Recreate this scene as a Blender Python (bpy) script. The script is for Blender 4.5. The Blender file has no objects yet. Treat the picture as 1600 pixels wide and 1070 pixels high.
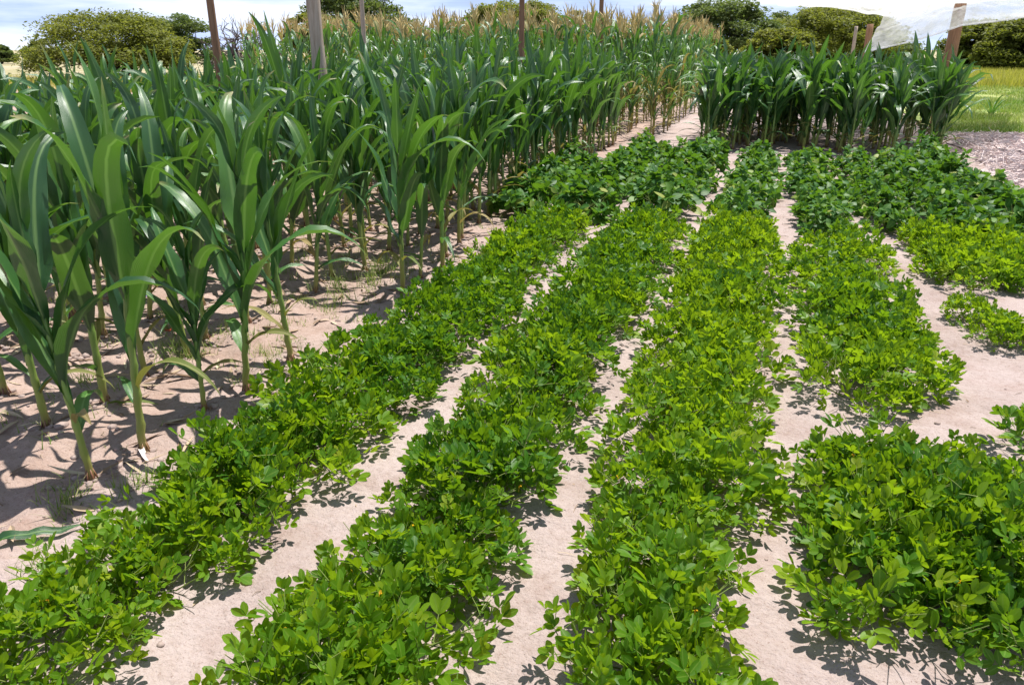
import bpy, math, random
import numpy as np
from mathutils import Vector, Matrix, Euler

R = random.Random(7)
NP = np.random.default_rng(7)
S = bpy.context.scene
COL = S.collection
PI = math.pi

# ------------------------------------------------------------------ camera, sky, sun, exposure
CAM_H = 1.6
FPX = 1155.0                       # focal length in pixels of the 1600 px wide photograph
PITCH = math.atan((535 - 78) / FPX)
YAW = math.radians(18.4747)        # crop rows run along +Y, the camera looks a little to their left
cam_d = bpy.data.cameras.new('camera')
cam_d.sensor_width = 36.0
cam_d.lens = 36.0 * FPX / 1600.0
cam_d.clip_start, cam_d.clip_end = 0.05, 6000
cam = bpy.data.objects.new('camera', cam_d)
cam.location = (0, 0, CAM_H)
cam.rotation_euler = (PI / 2 - PITCH, 0, YAW)
COL.objects.link(cam)
S.camera = cam

SUN_EL = math.radians(71)
SUN_AZ = math.radians(25)          # from +Y towards +X
to_sun = Vector((math.sin(SUN_AZ) * math.cos(SUN_EL), math.cos(SUN_AZ) * math.cos(SUN_EL), math.sin(SUN_EL)))
W = bpy.data.worlds.new('World')
S.world = W
W.use_nodes = True
wn, wl = W.node_tree.nodes, W.node_tree.links
wn.clear()
w_out = wn.new('ShaderNodeOutputWorld')
w_bg = wn.new('ShaderNodeBackground')
w_bg.inputs['Strength'].default_value = 0.05
sky = wn.new('ShaderNodeTexSky')
sky.sky_type = 'NISHITA'
sky.sun_disc = False
sky.sun_elevation = SUN_EL
sky.sun_rotation = SUN_AZ
sky.air_density, sky.dust_density, sky.ozone_density = 1.0, 0.8, 1.5
tc = wn.new('ShaderNodeTexCoord')
mp = wn.new('ShaderNodeMapping')
mp.inputs['Scale'].default_value = (1.3, 1.3, 10.0)
cn = wn.new('ShaderNodeTexNoise')
cn.inputs['Scale'].default_value = 2.4
cn.inputs['Detail'].default_value = 7
cn.inputs['Roughness'].default_value = 0.58
cr = wn.new('ShaderNodeValToRGB')
cr.color_ramp.elements[0].position, cr.color_ramp.elements[0].color = 0.34, (0.25, 0.25, 0.25, 1)
cr.color_ramp.elements[1].position, cr.color_ramp.elements[1].color = 0.64, (1.0, 1.0, 1.0, 1)
cm = wn.new('ShaderNodeMix')
cm.data_type = 'RGBA'
cm.inputs['B'].default_value = (13.6, 15.0, 18.6, 1)      # thin bright cloud veil; the flatter the view, the more veil it looks through
sz = wn.new('ShaderNodeSeparateXYZ'); wl.new(tc.outputs['Generated'], sz.inputs[0])


def wmath(op, a, b):
    x = wn.new('ShaderNodeMath'); x.operation = op; x.use_clamp = False
    for i, v in enumerate((a, b)):
        if hasattr(v, 'is_linked'): wl.new(v, x.inputs[i])
        else: x.inputs[i].default_value = v
    return x.outputs[0]


up_ = wmath('ADD', wmath('MAXIMUM', sz.outputs['Z'], 0.0), 0.07)
veil = wmath('SUBTRACT', 1.0, wmath('POWER', 2.718, wmath('MULTIPLY', wmath('DIVIDE', cr.outputs['Color'], up_), -0.36)))
c2 = wn.new('ShaderNodeMix'); c2.data_type = 'RGBA'
c2.inputs['A'].default_value = (8.6, 11.2, 18.0, 1)
c2.inputs['B'].default_value = (14.6, 15.6, 18.0, 1)
r2 = wn.new('ShaderNodeValToRGB')
r2.color_ramp.elements[0].position, r2.color_ramp.elements[1].position = 0.42, 0.60
wl.new(cn.outputs['Fac'], r2.inputs['Fac'])
wl.new(r2.outputs['Color'], c2.inputs['Factor'])
wl.new(c2.outputs['Result'], cm.inputs['B'])
wl.new(tc.outputs['Generated'], mp.inputs['Vector'])
wl.new(mp.outputs['Vector'], cn.inputs['Vector'])
wl.new(cn.outputs['Fac'], cr.inputs['Fac'])
wl.new(veil, cm.inputs['Factor'])
wl.new(sky.outputs['Color'], cm.inputs['A'])
wl.new(cm.outputs['Result'], w_bg.inputs['Color'])
wl.new(w_bg.outputs['Background'], w_out.inputs['Surface'])

sun_d = bpy.data.lights.new('sun', 'SUN')
sun_d.energy = 5.0
sun_d.angle = math.radians(0.5)
sun_d.color = (1.0, 0.96, 0.89)
sun = bpy.data.objects.new('sun', sun_d)
sun.rotation_euler = to_sun.to_track_quat('Z', 'Y').to_euler()
sun.location = (0, 0, 30)
COL.objects.link(sun)

S.view_settings.view_transform = 'Standard'
S.view_settings.look = 'None'
S.view_settings.exposure = 0.62
S.view_settings.gamma = 1.0
S.view_settings.use_curve_mapping = False
S.cycles.max_bounces = 8
S.cycles.diffuse_bounces = 4
S.cycles.transmission_bounces = 6
S.cycles.transparent_max_bounces = 12

# ------------------------------------------------------------------ helpers
RIGHT = Vector((math.cos(YAW), math.sin(YAW), 0))
FWD = Vector((-math.sin(YAW), math.cos(YAW), 0))


def ray(px, py):
    x, y = (px - 800) / FPX, (535 - py) / FPX
    f = math.cos(PITCH) + y * math.sin(PITCH)
    u = -math.sin(PITCH) + y * math.cos(PITCH)
    return x, f, u


def on_ground(px, py, z=0.0):
    """World point at height z that the photograph shows at (px, py)."""
    x, f, u = ray(px, py)
    t = (z - CAM_H) / u
    p = RIGHT * (x * t) + FWD * (f * t)
    return Vector((p.x, p.y, z))


def at_depth(px, py, d):
    """World point shown at (px, py) at horizontal distance d ahead of the camera."""
    x, f, u = ray(px, py)
    t = d / f
    p = RIGHT * (x * t) + FWD * d
    return Vector((p.x, p.y, CAM_H + u * t))


def depth_of(x, y):
    return x * FWD.x + y * FWD.y


def side_of(x, y):
    return x * RIGHT.x + y * RIGHT.y


def in_view(x, y, margin=0.5):
    d = depth_of(x, y)
    return d > 0.9 and abs(side_of(x, y)) < d * 0.80 + margin


def tag(o, label=None, cat=None, group=None, kind=None):
    if label: o['label'] = label
    if cat: o['category'] = cat
    if group: o['group'] = group
    if kind: o['kind'] = kind
    return o


def empty(name, loc, rz=0.0):
    o = bpy.data.objects.new(name, None)
    o.empty_display_size = 0.05
    o.location = loc
    o.rotation_euler = (0, 0, rz)
    COL.objects.link(o)
    return o


def link(name, mesh, parent=None, mat=None):
    o = bpy.data.objects.new(name, mesh)
    COL.objects.link(o)
    if parent is not None:
        o.parent = parent
    if mat is not None:
        o.matrix_basis = mat
    return o


class MB:
    """Collects geometry as numpy blocks and builds one mesh."""
    def __init__(self):
        self.v, self.f, self.uv, self.t, self.m, self.n = [], [], [], [], [], 0

    def add(self, V, F, UV=None, tint=0.0, mi=0):
        V = np.asarray(V, dtype=np.float32).reshape(-1, 3)
        self.v.append(V)
        n = self.n
        for fc in F:
            self.f.append([i + n for i in fc])
        if UV is None:
            UV = np.zeros((len(V), 2), dtype=np.float32)
        self.uv.append(np.asarray(UV, dtype=np.float32).reshape(-1, 2))
        if np.ndim(tint) == 0:
            self.t.extend([float(tint)] * len(F))
        else:
            self.t.extend(tint)
        self.m.extend([mi] * len(F))
        self.n += len(V)

    def add_t(self, tpl, M, tint=0.0, mi=0):
        """Template (V, F, UV) moved by a 4x4 matrix."""
        V, F, UV = tpl
        A = np.array(M, dtype=np.float32)
        self.add(V @ A[:3, :3].T + A[:3, 3], F, UV, tint, mi)

    def tube(self, pts, rad, sides=6, tint=0.0, mi=0, cap=True, vv=None):
        pts = [Vector(p) for p in pts]
        V, UV, F = [], [], []
        up = Vector((0.13, 0.31, 0.94))
        for i, p in enumerate(pts):
            a, b = pts[max(0, i - 1)], pts[min(len(pts) - 1, i + 1)]
            tg = (b - a)
            if tg.length < 1e-9: tg = Vector((0, 0, 1))
            tg.normalize()
            ref = Vector((1, 0, 0)) if abs(tg.z) > 0.8 else up
            s = tg.cross(ref).normalized()
            q = tg.cross(s)
            r = rad[i] if hasattr(rad, '__len__') else rad
            for k in range(sides):
                an = 2 * PI * k / sides
                w = p + (s * math.cos(an) + q * math.sin(an)) * r
                V.append(w[:])
                UV.append((k / sides, (i / (len(pts) - 1)) if vv is None else vv[i]))
        for i in range(len(pts) - 1):
            for k in range(sides):
                k2 = (k + 1) % sides
                F.append((i * sides + k, i * sides + k2, (i + 1) * sides + k2, (i + 1) * sides + k))
        if cap:
            F.append(tuple(range(sides - 1, -1, -1)))
            F.append(tuple((len(pts) - 1) * sides + k for k in range(sides)))
        self.add(V, F, UV, tint, mi)

    def mesh(self, name, mats, smooth=True):
        me = bpy.data.meshes.new(name)
        V = np.concatenate(self.v) if self.v else np.zeros((0, 3), np.float32)
        UV = np.concatenate(self.uv) if self.uv else np.zeros((0, 2), np.float32)
        cnt = np.fromiter((len(f) for f in self.f), dtype=np.int32, count=len(self.f))
        li = np.fromiter((i for f in self.f for i in f), dtype=np.int32, count=int(cnt.sum()))
        me.vertices.add(len(V))
        me.vertices.foreach_set('co', V.ravel())
        me.loops.add(len(li))
        me.loops.foreach_set('vertex_index', li)
        me.polygons.add(len(cnt))
        st = np.zeros(len(cnt), dtype=np.int32)
        st[1:] = np.cumsum(cnt)[:-1]
        me.polygons.foreach_set('loop_start', st)
        me.polygons.foreach_set('loop_total', cnt)
        for m in (mats if isinstance(mats, (list, tuple)) else [mats]):
            me.materials.append(m)
        me.polygons.foreach_set('material_index', np.array(self.m, dtype=np.int32))
        me.polygons.foreach_set('use_smooth', np.full(len(cnt), smooth, dtype=bool))
        u = me.uv_layers.new(name='UVMap')
        u.data.foreach_set('uv', UV[li].ravel())
        a = me.attributes.new('tint', 'FLOAT', 'FACE')
        a.data.foreach_set('value', np.array(self.t, dtype=np.float32))
        me.update(calc_edges=True)
        return me

    def obj(self, name, mats, parent=None, mat=None, smooth=True):
        return link(name, self.mesh(name, mats, smooth), parent, mat)


def vnoise(x, y, seed=0):
    x = np.asarray(x, dtype=np.float64); y = np.asarray(y, dtype=np.float64)
    xi, yi = np.floor(x), np.floor(y)
    fx, fy = x - xi, y - yi
    fx, fy = fx * fx * (3 - 2 * fx), fy * fy * (3 - 2 * fy)

    def h(a, b):
        v = np.sin(a * 127.1 + b * 311.7 + seed * 74.7) * 43758.5453
        return v - np.floor(v)
    return (h(xi, yi) * (1 - fx) + h(xi + 1, yi) * fx) * (1 - fy) + (h(xi, yi + 1) * (1 - fx) + h(xi + 1, yi + 1) * fx) * fy


def ground_h(x, y):
    """Height of the soil: soft swells, more clods in the corn than between the groundnut rows."""
    x = np.asarray(x, dtype=np.float64); y = np.asarray(y, dtype=np.float64)
    fade = np.clip((45 - np.hypot(x, y)) / 25, 0, 1)
    corn = np.clip((-1.95 - x) / 0.35, 0, 1)
    z = (vnoise(x * 1.1, y * 1.1, 1) - 0.5) * 0.05 + (vnoise(x * 3.1, y * 3.1, 2) - 0.5) * 0.02
    z = z + (vnoise(x * 8, y * 8, 3) - 0.5) * (0.015 + 0.028 * corn)
    z = z + (vnoise(x * 17, y * 17, 4) - 0.5) * (0.009 + 0.018 * corn)
    return z * fade


def gz(x, y):
    return float(ground_h(x, y))


# ------------------------------------------------------------------ materials
def mat_new(name):
    m = bpy.data.materials.new(name)
    m.use_nodes = True
    m.node_tree.nodes.clear()
    return m, m.node_tree.nodes, m.node_tree.links


def mixc(n, l, a, b, f, bt='MIX'):
    x = n.new('ShaderNodeMix')
    x.data_type = 'RGBA'
    x.blend_type = bt
    for k, v in (('A', a), ('B', b), ('Factor', f)):
        if hasattr(v, 'links') or hasattr(v, 'is_linked'):
            l.new(v, x.inputs[k])
        elif k == 'Factor':
            x.inputs[k].default_value = v
        else:
            x.inputs[k].default_value = (v[0], v[1], v[2], 1)
    return x.outputs['Result']


def maths(n, l, op, a, b=None, clamp=False):
    x = n.new('ShaderNodeMath')
    x.operation = op
    x.use_clamp = clamp
    for i, v in enumerate((a, b)):
        if v is None: continue
        if hasattr(v, 'is_linked'): l.new(v, x.inputs[i])
        else: x.inputs[i].default_value = v
    return x.outputs[0]


def ramp(n, l, src, stops):
    r = n.new('ShaderNodeValToRGB')
    e = r.color_ramp.elements
    while len(e) < len(stops): e.new(0.5)
    for i, (p, c) in enumerate(stops):
        e[i].position = p
        e[i].color = (c[0], c[1], c[2], 1) if hasattr(c, '__len__') else (c, c, c, 1)
    l.new(src, r.inputs['Fac'])
    return r.outputs['Color']


def noise(n, l, scale, detail=4, rough=0.55, vec=None):
    t = n.new('ShaderNodeTexNoise')
    t.inputs['Scale'].default_value = scale
    t.inputs['Detail'].default_value = detail
    t.inputs['Roughness'].default_value = rough
    if vec is not None: l.new(vec, t.inputs['Vector'])
    return t.outputs['Fac']


def leaf_material(name, stops, trans_tint, trans, rough, midrib=None, veins=0.0, spec=0.5, blotch=None):
    """Leaf blade: colour varies leaf by leaf, light passes through, lighter midrib."""
    m, n, l = mat_new(name)
    out = n.new('ShaderNodeOutputMaterial')
    oi = n.new('ShaderNodeObjectInfo')
    at = n.new('ShaderNodeAttribute'); at.attribute_name = 'tint'
    rnd = maths(n, l, 'FRACT', maths(n, l, 'ADD', oi.outputs['Random'], at.outputs['Fac']))
    c = ramp(n, l, rnd, stops)
    tcn = n.new('ShaderNodeTexCoord')
    nf = noise(n, l, 14, 3, 0.6, tcn.outputs['Object'])
    c = mixc(n, l, c, (c_ := (0.72, 0.78, 0.7)), maths(n, l, 'MULTIPLY', nf, 0.5), 'MULTIPLY')
    uv = n.new('ShaderNodeUVMap'); uv.uv_map = 'UVMap'
    sp = n.new('ShaderNodeSeparateXYZ'); l.new(uv.outputs['UV'], sp.inputs[0])
    du = maths(n, l, 'ABSOLUTE', maths(n, l, 'SUBTRACT', sp.outputs['X'], 0.5))
    if blotch is not None:
        tipf = maths(n, l, 'MULTIPLY', maths(n, l, 'GREATER_THAN', rnd, blotch[1]), ramp(n, l, sp.outputs['Y'], [(blotch[2], 0), (1.0, 1)]))
        c = mixc(n, l, c, blotch[0], tipf)
    if midrib is not None:
        c = mixc(n, l, c, midrib, ramp(n, l, du, [(0.0, 0.8), (0.045, 0.55), (0.09, 0.0)]))
    pb = n.new('ShaderNodeBsdfPrincipled')
    l.new(c, pb.inputs['Base Color'])
    pb.inputs['Roughness'].default_value = rough
    pb.inputs['Specular IOR Level'].default_value = spec
    if veins > 0:
        wv = n.new('ShaderNodeTexWave')
        wv.wave_type = 'BANDS'; wv.bands_direction = 'X'
        wv.inputs['Scale'].default_value = 7.0
        wv.inputs['Distortion'].default_value = 0.6
        l.new(uv.outputs['UV'], wv.inputs['Vector'])
        bp = n.new('ShaderNodeBump')
        bp.inputs['Strength'].default_value = veins
        bp.inputs['Distance'].default_value = 0.004
        l.new(wv.outputs['Fac'], bp.inputs['Height'])
        l.new(bp.outputs['Normal'], pb.inputs['Normal'])
    tr = n.new('ShaderNodeBsdfTranslucent')
    l.new(mixc(n, l, c, trans_tint, 0.62), tr.inputs['Color'])
    mx = n.new('ShaderNodeMixShader')
    mx.inputs['Fac'].default_value = trans
    l.new(pb.outputs[0], mx.inputs[1]); l.new(tr.outputs[0], mx.inputs[2])
    l.new(mx.outputs[0], out.inputs['Surface'])
    return m


def plain_material(name, stops, rough=0.8, scale=12, stretch=None, bump=0.3, bump_scale=40, spec=0.3, tinted=False, dist=0.01):
    m, n, l = mat_new(name)
    out = n.new('ShaderNodeOutputMaterial')
    pb = n.new('ShaderNodeBsdfPrincipled')
    tcn = n.new('ShaderNodeTexCoord')
    vec = tcn.outputs['Object']
    if stretch:
        mpn = n.new('ShaderNodeMapping'); mpn.inputs['Scale'].default_value = stretch
        l.new(vec, mpn.inputs['Vector']); vec = mpn.outputs['Vector']
    src = noise(n, l, scale, 5, 0.6, vec)
    if tinted:
        at = n.new('ShaderNodeAttribute'); at.attribute_name = 'tint'
        oi = n.new('ShaderNodeObjectInfo')
        src = maths(n, l, 'ADD', maths(n, l, 'MULTIPLY', src, 0.35), maths(n, l, 'MULTIPLY', maths(n, l, 'FRACT', maths(n, l, 'ADD', at.outputs['Fac'], oi.outputs['Random'])), 0.65))
    l.new(ramp(n, l, src, stops), pb.inputs['Base Color'])
    pb.inputs['Roughness'].default_value = rough
    pb.inputs['Specular IOR Level'].default_value = spec
    if bump > 0:
        bp = n.new('ShaderNodeBump')
        bp.inputs['Strength'].default_value = bump
        bp.inputs['Distance'].default_value = dist
        l.new(noise(n, l, bump_scale, 5, 0.65, vec), bp.inputs['Height'])
        l.new(bp.outputs['Normal'], pb.inputs['Normal'])
    l.new(pb.outputs[0], out.inputs['Surface'])
    return m


M_corn = leaf_material('corn_leaf_blade', [(0.0, (0.019, 0.078, 0.027)), (0.35, (0.028, 0.106, 0.031)), (0.7, (0.040, 0.136, 0.033)), (1.0, (0.068, 0.178, 0.029))],
                       (0.19, 0.43, 0.010), 0.26, 0.39, midrib=(0.19, 0.33, 0.10), veins=0.25, spec=0.85, blotch=((0.34, 0.27, 0.12), 0.72, 0.86))
M_corn_old = leaf_material('corn_leaf_yellowing', [(0.0, (0.10, 0.16, 0.03)), (0.5, (0.22, 0.21, 0.06)), (1.0, (0.34, 0.25, 0.11))],
                           (0.45, 0.40, 0.05), 0.25, 0.55, midrib=(0.36, 0.32, 0.16), veins=0.3, spec=0.35)
M_nut = leaf_material('groundnut_leaflet', [(0.0, (0.052, 0.155, 0.007)), (0.3, (0.085, 0.210, 0.008)), (0.65, (0.125, 0.262, 0.010)), (0.9, (0.180, 0.310, 0.012)), (1.0, (0.30, 0.37, 0.02))],
                      (0.44, 0.64, 0.008), 0.46, 0.5, midrib=(0.17, 0.28, 0.04), spec=0.3)
M_nut_deep = leaf_material('groundnut_leaflet_deep_green', [(0.0, (0.034, 0.122, 0.007)), (0.35, (0.050, 0.160, 0.008)), (0.7, (0.078, 0.205, 0.009)), (0.93, (0.125, 0.252, 0.010)), (1.0, (0.23, 0.31, 0.014))],
                           (0.32, 0.54, 0.006), 0.41, 0.46, midrib=(0.14, 0.26, 0.04), spec=0.38)
M_bean = leaf_material('bean_leaflet', [(0.0, (0.028, 0.105, 0.022)), (0.4, (0.044, 0.142, 0.022)), (0.75, (0.072, 0.185, 0.018)), (0.93, (0.15, 0.28, 0.04)), (1.0, (0.34, 0.36, 0.08))],
                       (0.22, 0.44, 0.010), 0.32, 0.5, midrib=(0.13, 0.25, 0.06), spec=0.28)
M_tree = leaf_material('acacia_leaflets', [(0.0, (0.125, 0.150, 0.034)), (0.4, (0.175, 0.198, 0.042)), (0.75, (0.225, 0.242, 0.052)), (1.0, (0.28, 0.28, 0.075))],
                       (0.30, 0.34, 0.02), 0.42, 0.6, spec=0.25)
M_tree_dark = leaf_material('acacia_leaflets_dark', [(0.0, (0.078, 0.118, 0.046)), (0.4, (0.108, 0.152, 0.052)), (0.75, (0.142, 0.185, 0.058)), (1.0, (0.19, 0.22, 0.068))],
                            (0.20, 0.28, 0.03), 0.38, 0.6, spec=0.25)
M_grass = leaf_material('grass_blade', [(0.0, (0.10, 0.20, 0.03)), (0.45, (0.19, 0.29, 0.05)), (0.8, (0.32, 0.37, 0.10)), (1.0, (0.48, 0.44, 0.22))],
                        (0.30, 0.42, 0.03), 0.3, 0.6, spec=0.3)
M_tallgrass = leaf_material('yellow_grass_blade', [(0.0, (0.26, 0.30, 0.03)), (0.5, (0.40, 0.40, 0.05)), (1.0, (0.52, 0.44, 0.16))],
                       (0.55, 0.52, 0.06), 0.4, 0.6, spec=0.3)


def stalk_material():
    m, n, l = mat_new('corn_stalk_skin')
    out = n.new('ShaderNodeOutputMaterial')
    pb = n.new('ShaderNodeBsdfPrincipled')
    uv = n.new('ShaderNodeUVMap'); uv.uv_map = 'UVMap'
    sp = n.new('ShaderNodeSeparateXYZ'); l.new(uv.outputs['UV'], sp.inputs[0])
    tcn = n.new('ShaderNodeTexCoord')
    mpn = n.new('ShaderNodeMapping'); mpn.inputs['Scale'].default_value = (40, 40, 5)
    l.new(tcn.outputs['Object'], mpn.inputs['Vector'])
    nf = noise(n, l, 1.5, 4, 0.6, mpn.outputs['Vector'])
    v = maths(n, l, 'ADD', sp.outputs['Y'], maths(n, l, 'MULTIPLY', maths(n, l, 'SUBTRACT', nf, 0.5), 0.06))
    c = ramp(n, l, v, [(0.0, (0.20, 0.07, 0.05)), (0.035, (0.27, 0.22, 0.07)), (0.10, (0.25, 0.30, 0.06)), (0.35, (0.17, 0.29, 0.05)), (0.7, (0.09, 0.22, 0.04)), (1.0, (0.05, 0.16, 0.03))])
    oi = n.new('ShaderNodeObjectInfo')
    c = mixc(n, l, c, (0.30, 0.25, 0.08), maths(n, l, 'MULTIPLY', oi.outputs['Random'], 0.35))
    l.new(c, pb.inputs['Base Color'])
    pb.inputs['Roughness'].default_value = 0.45
    l.new(pb.outputs[0], out.inputs['Surface'])
    return m


M_stalk = stalk_material()
M_stem = plain_material('plant_stem', [(0.3, (0.13, 0.22, 0.04)), (0.7, (0.25, 0.28, 0.08))], 0.6, 30, bump=0)
M_tassel = plain_material('corn_tassel', [(0.15, (0.50, 0.38, 0.15)), (0.5, (0.70, 0.55, 0.24)), (0.9, (0.84, 0.71, 0.38))], 0.75, 3, bump=0, tinted=True)
M_straw = plain_material('straw', [(0.1, (0.36, 0.27, 0.25)), (0.5, (0.64, 0.53, 0.51)), (0.9, (0.82, 0.74, 0.73))], 0.8, 5, bump=0, tinted=True)
M_dry = plain_material('dry_leaf', [(0.1, (0.15, 0.09, 0.06)), (0.5, (0.36, 0.26, 0.17)), (0.9, (0.56, 0.46, 0.33))], 0.8, 6, bump=0, tinted=True)
M_bark = plain_material('acacia_bark', [(0.3, (0.035, 0.028, 0.022)), (0.7, (0.085, 0.068, 0.052))], 0.9, 4, (1, 1, 0.3), 0.5, 14, dist=0.03)
M_deadwood = plain_material('dead_wood', [(0.3, (0.06, 0.048, 0.045)), (0.7, (0.14, 0.115, 0.105))], 0.9, 6, (1, 1, 0.3), 0.4, 20)
M_polewood = plain_material('weathered_pole', [(0.25, (0.30, 0.22, 0.16)), (0.5, (0.46, 0.37, 0.29)), (0.75, (0.58, 0.49, 0.40))], 0.85, 7, (6, 6, 0.5), 0.5, 9)
M_polebrown = plain_material('brown_pole', [(0.25, (0.16, 0.085, 0.048)), (0.5, (0.26, 0.145, 0.085)), (0.75, (0.34, 0.21, 0.13))], 0.85, 7, (6, 6, 0.5), 0.5, 9)
M_clod = plain_material('soil_clod', [(0.3, (0.28, 0.21, 0.185)), (0.7, (0.42, 0.33, 0.30))], 0.95, 20, bump=0.4, bump_scale=70)


def soil_material():
    m, n, l = mat_new('sandy_soil')
    out = n.new('ShaderNodeOutputMaterial')
    pb = n.new('ShaderNodeBsdfPrincipled')
    tcn = n.new('ShaderNodeTexCoord')
    v = tcn.outputs['Object']
    sp = n.new('ShaderNodeSeparateXYZ'); l.new(v, sp.inputs[0])
    big = noise(n, l, 1.3, 5, 0.6, v)
    c = ramp(n, l, big, [(0.3, (0.365, 0.29, 0.268)), (0.5, (0.425, 0.345, 0.325)), (0.72, (0.475, 0.393, 0.378))])
    fine = noise(n, l, 38, 4, 0.7, v)
    c = mixc(n, l, c, (0.80, 0.76, 0.73), ramp(n, l, fine, [(0.45, 0.0), (0.72, 0.9)]), 'MULTIPLY')
    patch = noise(n, l, 3.6, 6, 0.62, v)
    c = mixc(n, l, c, (0.80, 0.72, 0.68), ramp(n, l, patch, [(0.50, 0.0), (0.68, 0.75)]), 'MULTIPLY')
    grit = noise(n, l, 120, 3, 0.65, v)
    c = mixc(n, l, c, (0.55, 0.46, 0.41), ramp(n, l, grit, [(0.58, 0.0), (0.72, 0.9)]), 'MULTIPLY')
    # browner, cloddier soil inside the corn
    wob = maths(n, l, 'ADD', sp.outputs['X'], maths(n, l, 'MULTIPLY', maths(n, l, 'SUBTRACT', noise(n, l, 2.2, 4, 0.6, v), 0.5), 0.9))
    cf = n.new('ShaderNodeMapRange')
    cf.inputs['From Min'].default_value, cf.inputs['From Max'].default_value = -2.0, -2.6
    l.new(wob, cf.inputs['Value'])
    c = mixc(n, l, c, (0.98, 0.90, 0.82), cf.outputs['Result'], 'MULTIPLY')
    # straw coloured veld far away
    ff = n.new('ShaderNodeMapRange')
    ff.inputs['From Min'].default_value, ff.inputs['From Max'].default_value = 24, 34
    l.new(sp.outputs['Y'], ff.inputs['Value'])
    far = ramp(n, l, noise(n, l, 0.25, 6, 0.65, v), [(0.35, (0.26, 0.25, 0.11)), (0.55, (0.40, 0.34, 0.22)), (0.7, (0.50, 0.42, 0.33))])
    c = mixc(n, l, c, far, ff.outputs['Result'])
    l.new(c, pb.inputs['Base Color'])
    pb.inputs['Roughness'].default_value = 0.95
    pb.inputs['Specular IOR Level'].default_value = 0.15
    hsum = maths(n, l, 'ADD', maths(n, l, 'MULTIPLY', noise(n, l, 22, 6, 0.65, v), 1.0), maths(n, l, 'MULTIPLY', noise(n, l, 90, 4, 0.7, v), 0.35))
    bp = n.new('ShaderNodeBump')
    bp.inputs['Strength'].default_value = 0.8
    bp.inputs['Distance'].default_value = 0.025
    l.new(hsum, bp.inputs['Height'])
    l.new(bp.outputs['Normal'], pb.inputs['Normal'])
    l.new(pb.outputs[0], out.inputs['Surface'])
    return m


M_soil = soil_material()
M_field = plain_material('grass_turf', [(0.3, (0.17, 0.25, 0.06)), (0.48, (0.26, 0.32, 0.09)), (0.6, (0.38, 0.39, 0.14)), (0.75, (0.50, 0.45, 0.28))], 0.95, 0.55, bump=0.6, bump_scale=6, dist=0.05)
M_mulch = plain_material('mulch_bed', [(0.3, (0.40, 0.315, 0.30)), (0.7, (0.60, 0.50, 0.49))], 0.95, 16, bump=0.35, bump_scale=45, dist=0.01)


def net_material():
    m, n, l = mat_new('white_shade_net')
    out = n.new('ShaderNodeOutputMaterial')
    tcn = n.new('ShaderNodeTexCoord')
    d = n.new('ShaderNodeBsdfDiffuse'); d.inputs['Color'].default_value = (0.86, 0.86, 0.88, 1)
    t = n.new('ShaderNodeBsdfTranslucent'); t.inputs['Color'].default_value = (0.9, 0.9, 0.93, 1)
    a = n.new('ShaderNodeMixShader'); a.inputs['Fac'].default_value = 0.55
    l.new(d.outputs[0], a.inputs[1]); l.new(t.outputs[0], a.inputs[2])
    tp = n.new('ShaderNodeBsdfTransparent')
    b = n.new('ShaderNodeMixShader')
    nf = noise(n, l, 2.6, 7, 0.74, tcn.outputs['Object'])
    l.new(ramp(n, l, nf, [(0.36, 0.12), (0.52, 0.42), (0.66, 0.72)]), b.inputs['Fac'])   # open mesh: part of the light passes straight through
    l.new(a.outputs[0], b.inputs[1]); l.new(tp.outputs[0], b.inputs[2])
    l.new(b.outputs[0], out.inputs['Surface'])
    return m


M_net = net_material()


def flat_material(name, col, rough=0.4):
    m, n, l = mat_new(name)
    out = n.new('ShaderNodeOutputMaterial')
    pb = n.new('ShaderNodeBsdfPrincipled')
    tcn = n.new('ShaderNodeTexCoord')
    nf = noise(n, l, 25, 3, 0.6, tcn.outputs['Object'])
    l.new(mixc(n, l, col, [c * 0.7 for c in col], nf), pb.inputs['Base Color'])
    pb.inputs['Roughness'].default_value = rough
    l.new(pb.outputs[0], out.inputs['Surface'])
    return m


# ------------------------------------------------------------------ ground, fields
def axis(lo, hi, step, far_lo, far_hi, g=1.16):
    a = list(np.arange(lo, hi + 1e-6, step))
    s, x = step, a[-1]
    while x < far_hi:
        s *= g; x += s; a.append(x)
    s, x, b = step, a[0], []
    while x > far_lo:
        s *= g; x -= s; b.append(x)
    return np.array(b[::-1] + a)


def grid_mesh(name, xs, ys, zf, mat):
    X, Y = np.meshgrid(xs, ys)
    Z = zf(X, Y)
    V = np.stack([X, Y, Z], -1).reshape(-1, 3)
    nx, ny = len(xs), len(ys)
    i = (np.arange(ny - 1)[:, None] * nx + np.arange(nx - 1)[None, :]).ravel()
    F = np.stack([i, i + 1, i + nx + 1, i + nx], -1)
    me = bpy.data.meshes.new(name)
    me.vertices.add(len(V)); me.vertices.foreach_set('co', V.astype(np.float32).ravel())
    me.loops.add(F.size); me.loops.foreach_set('vertex_index', F.astype(np.int32).ravel())
    me.polygons.add(len(F))
    me.polygons.foreach_set('loop_start', np.arange(0, F.size, 4, dtype=np.int32))
    me.polygons.foreach_set('loop_total', np.full(len(F), 4, dtype=np.int32))
    me.polygons.foreach_set('use_smooth', np.ones(len(F), dtype=bool))
    me.materials.append(mat)
    me.update(calc_edges=True)
    return link(name, me)


g = grid_mesh('ground', axis(-5.0, 3.2, 0.035, -2500, 2500), axis(0.7, 7.5, 0.035, -60, 4000), ground_h, M_soil)
tag(g, 'pale pink sandy soil under the crop rows', kind='structure')


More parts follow.
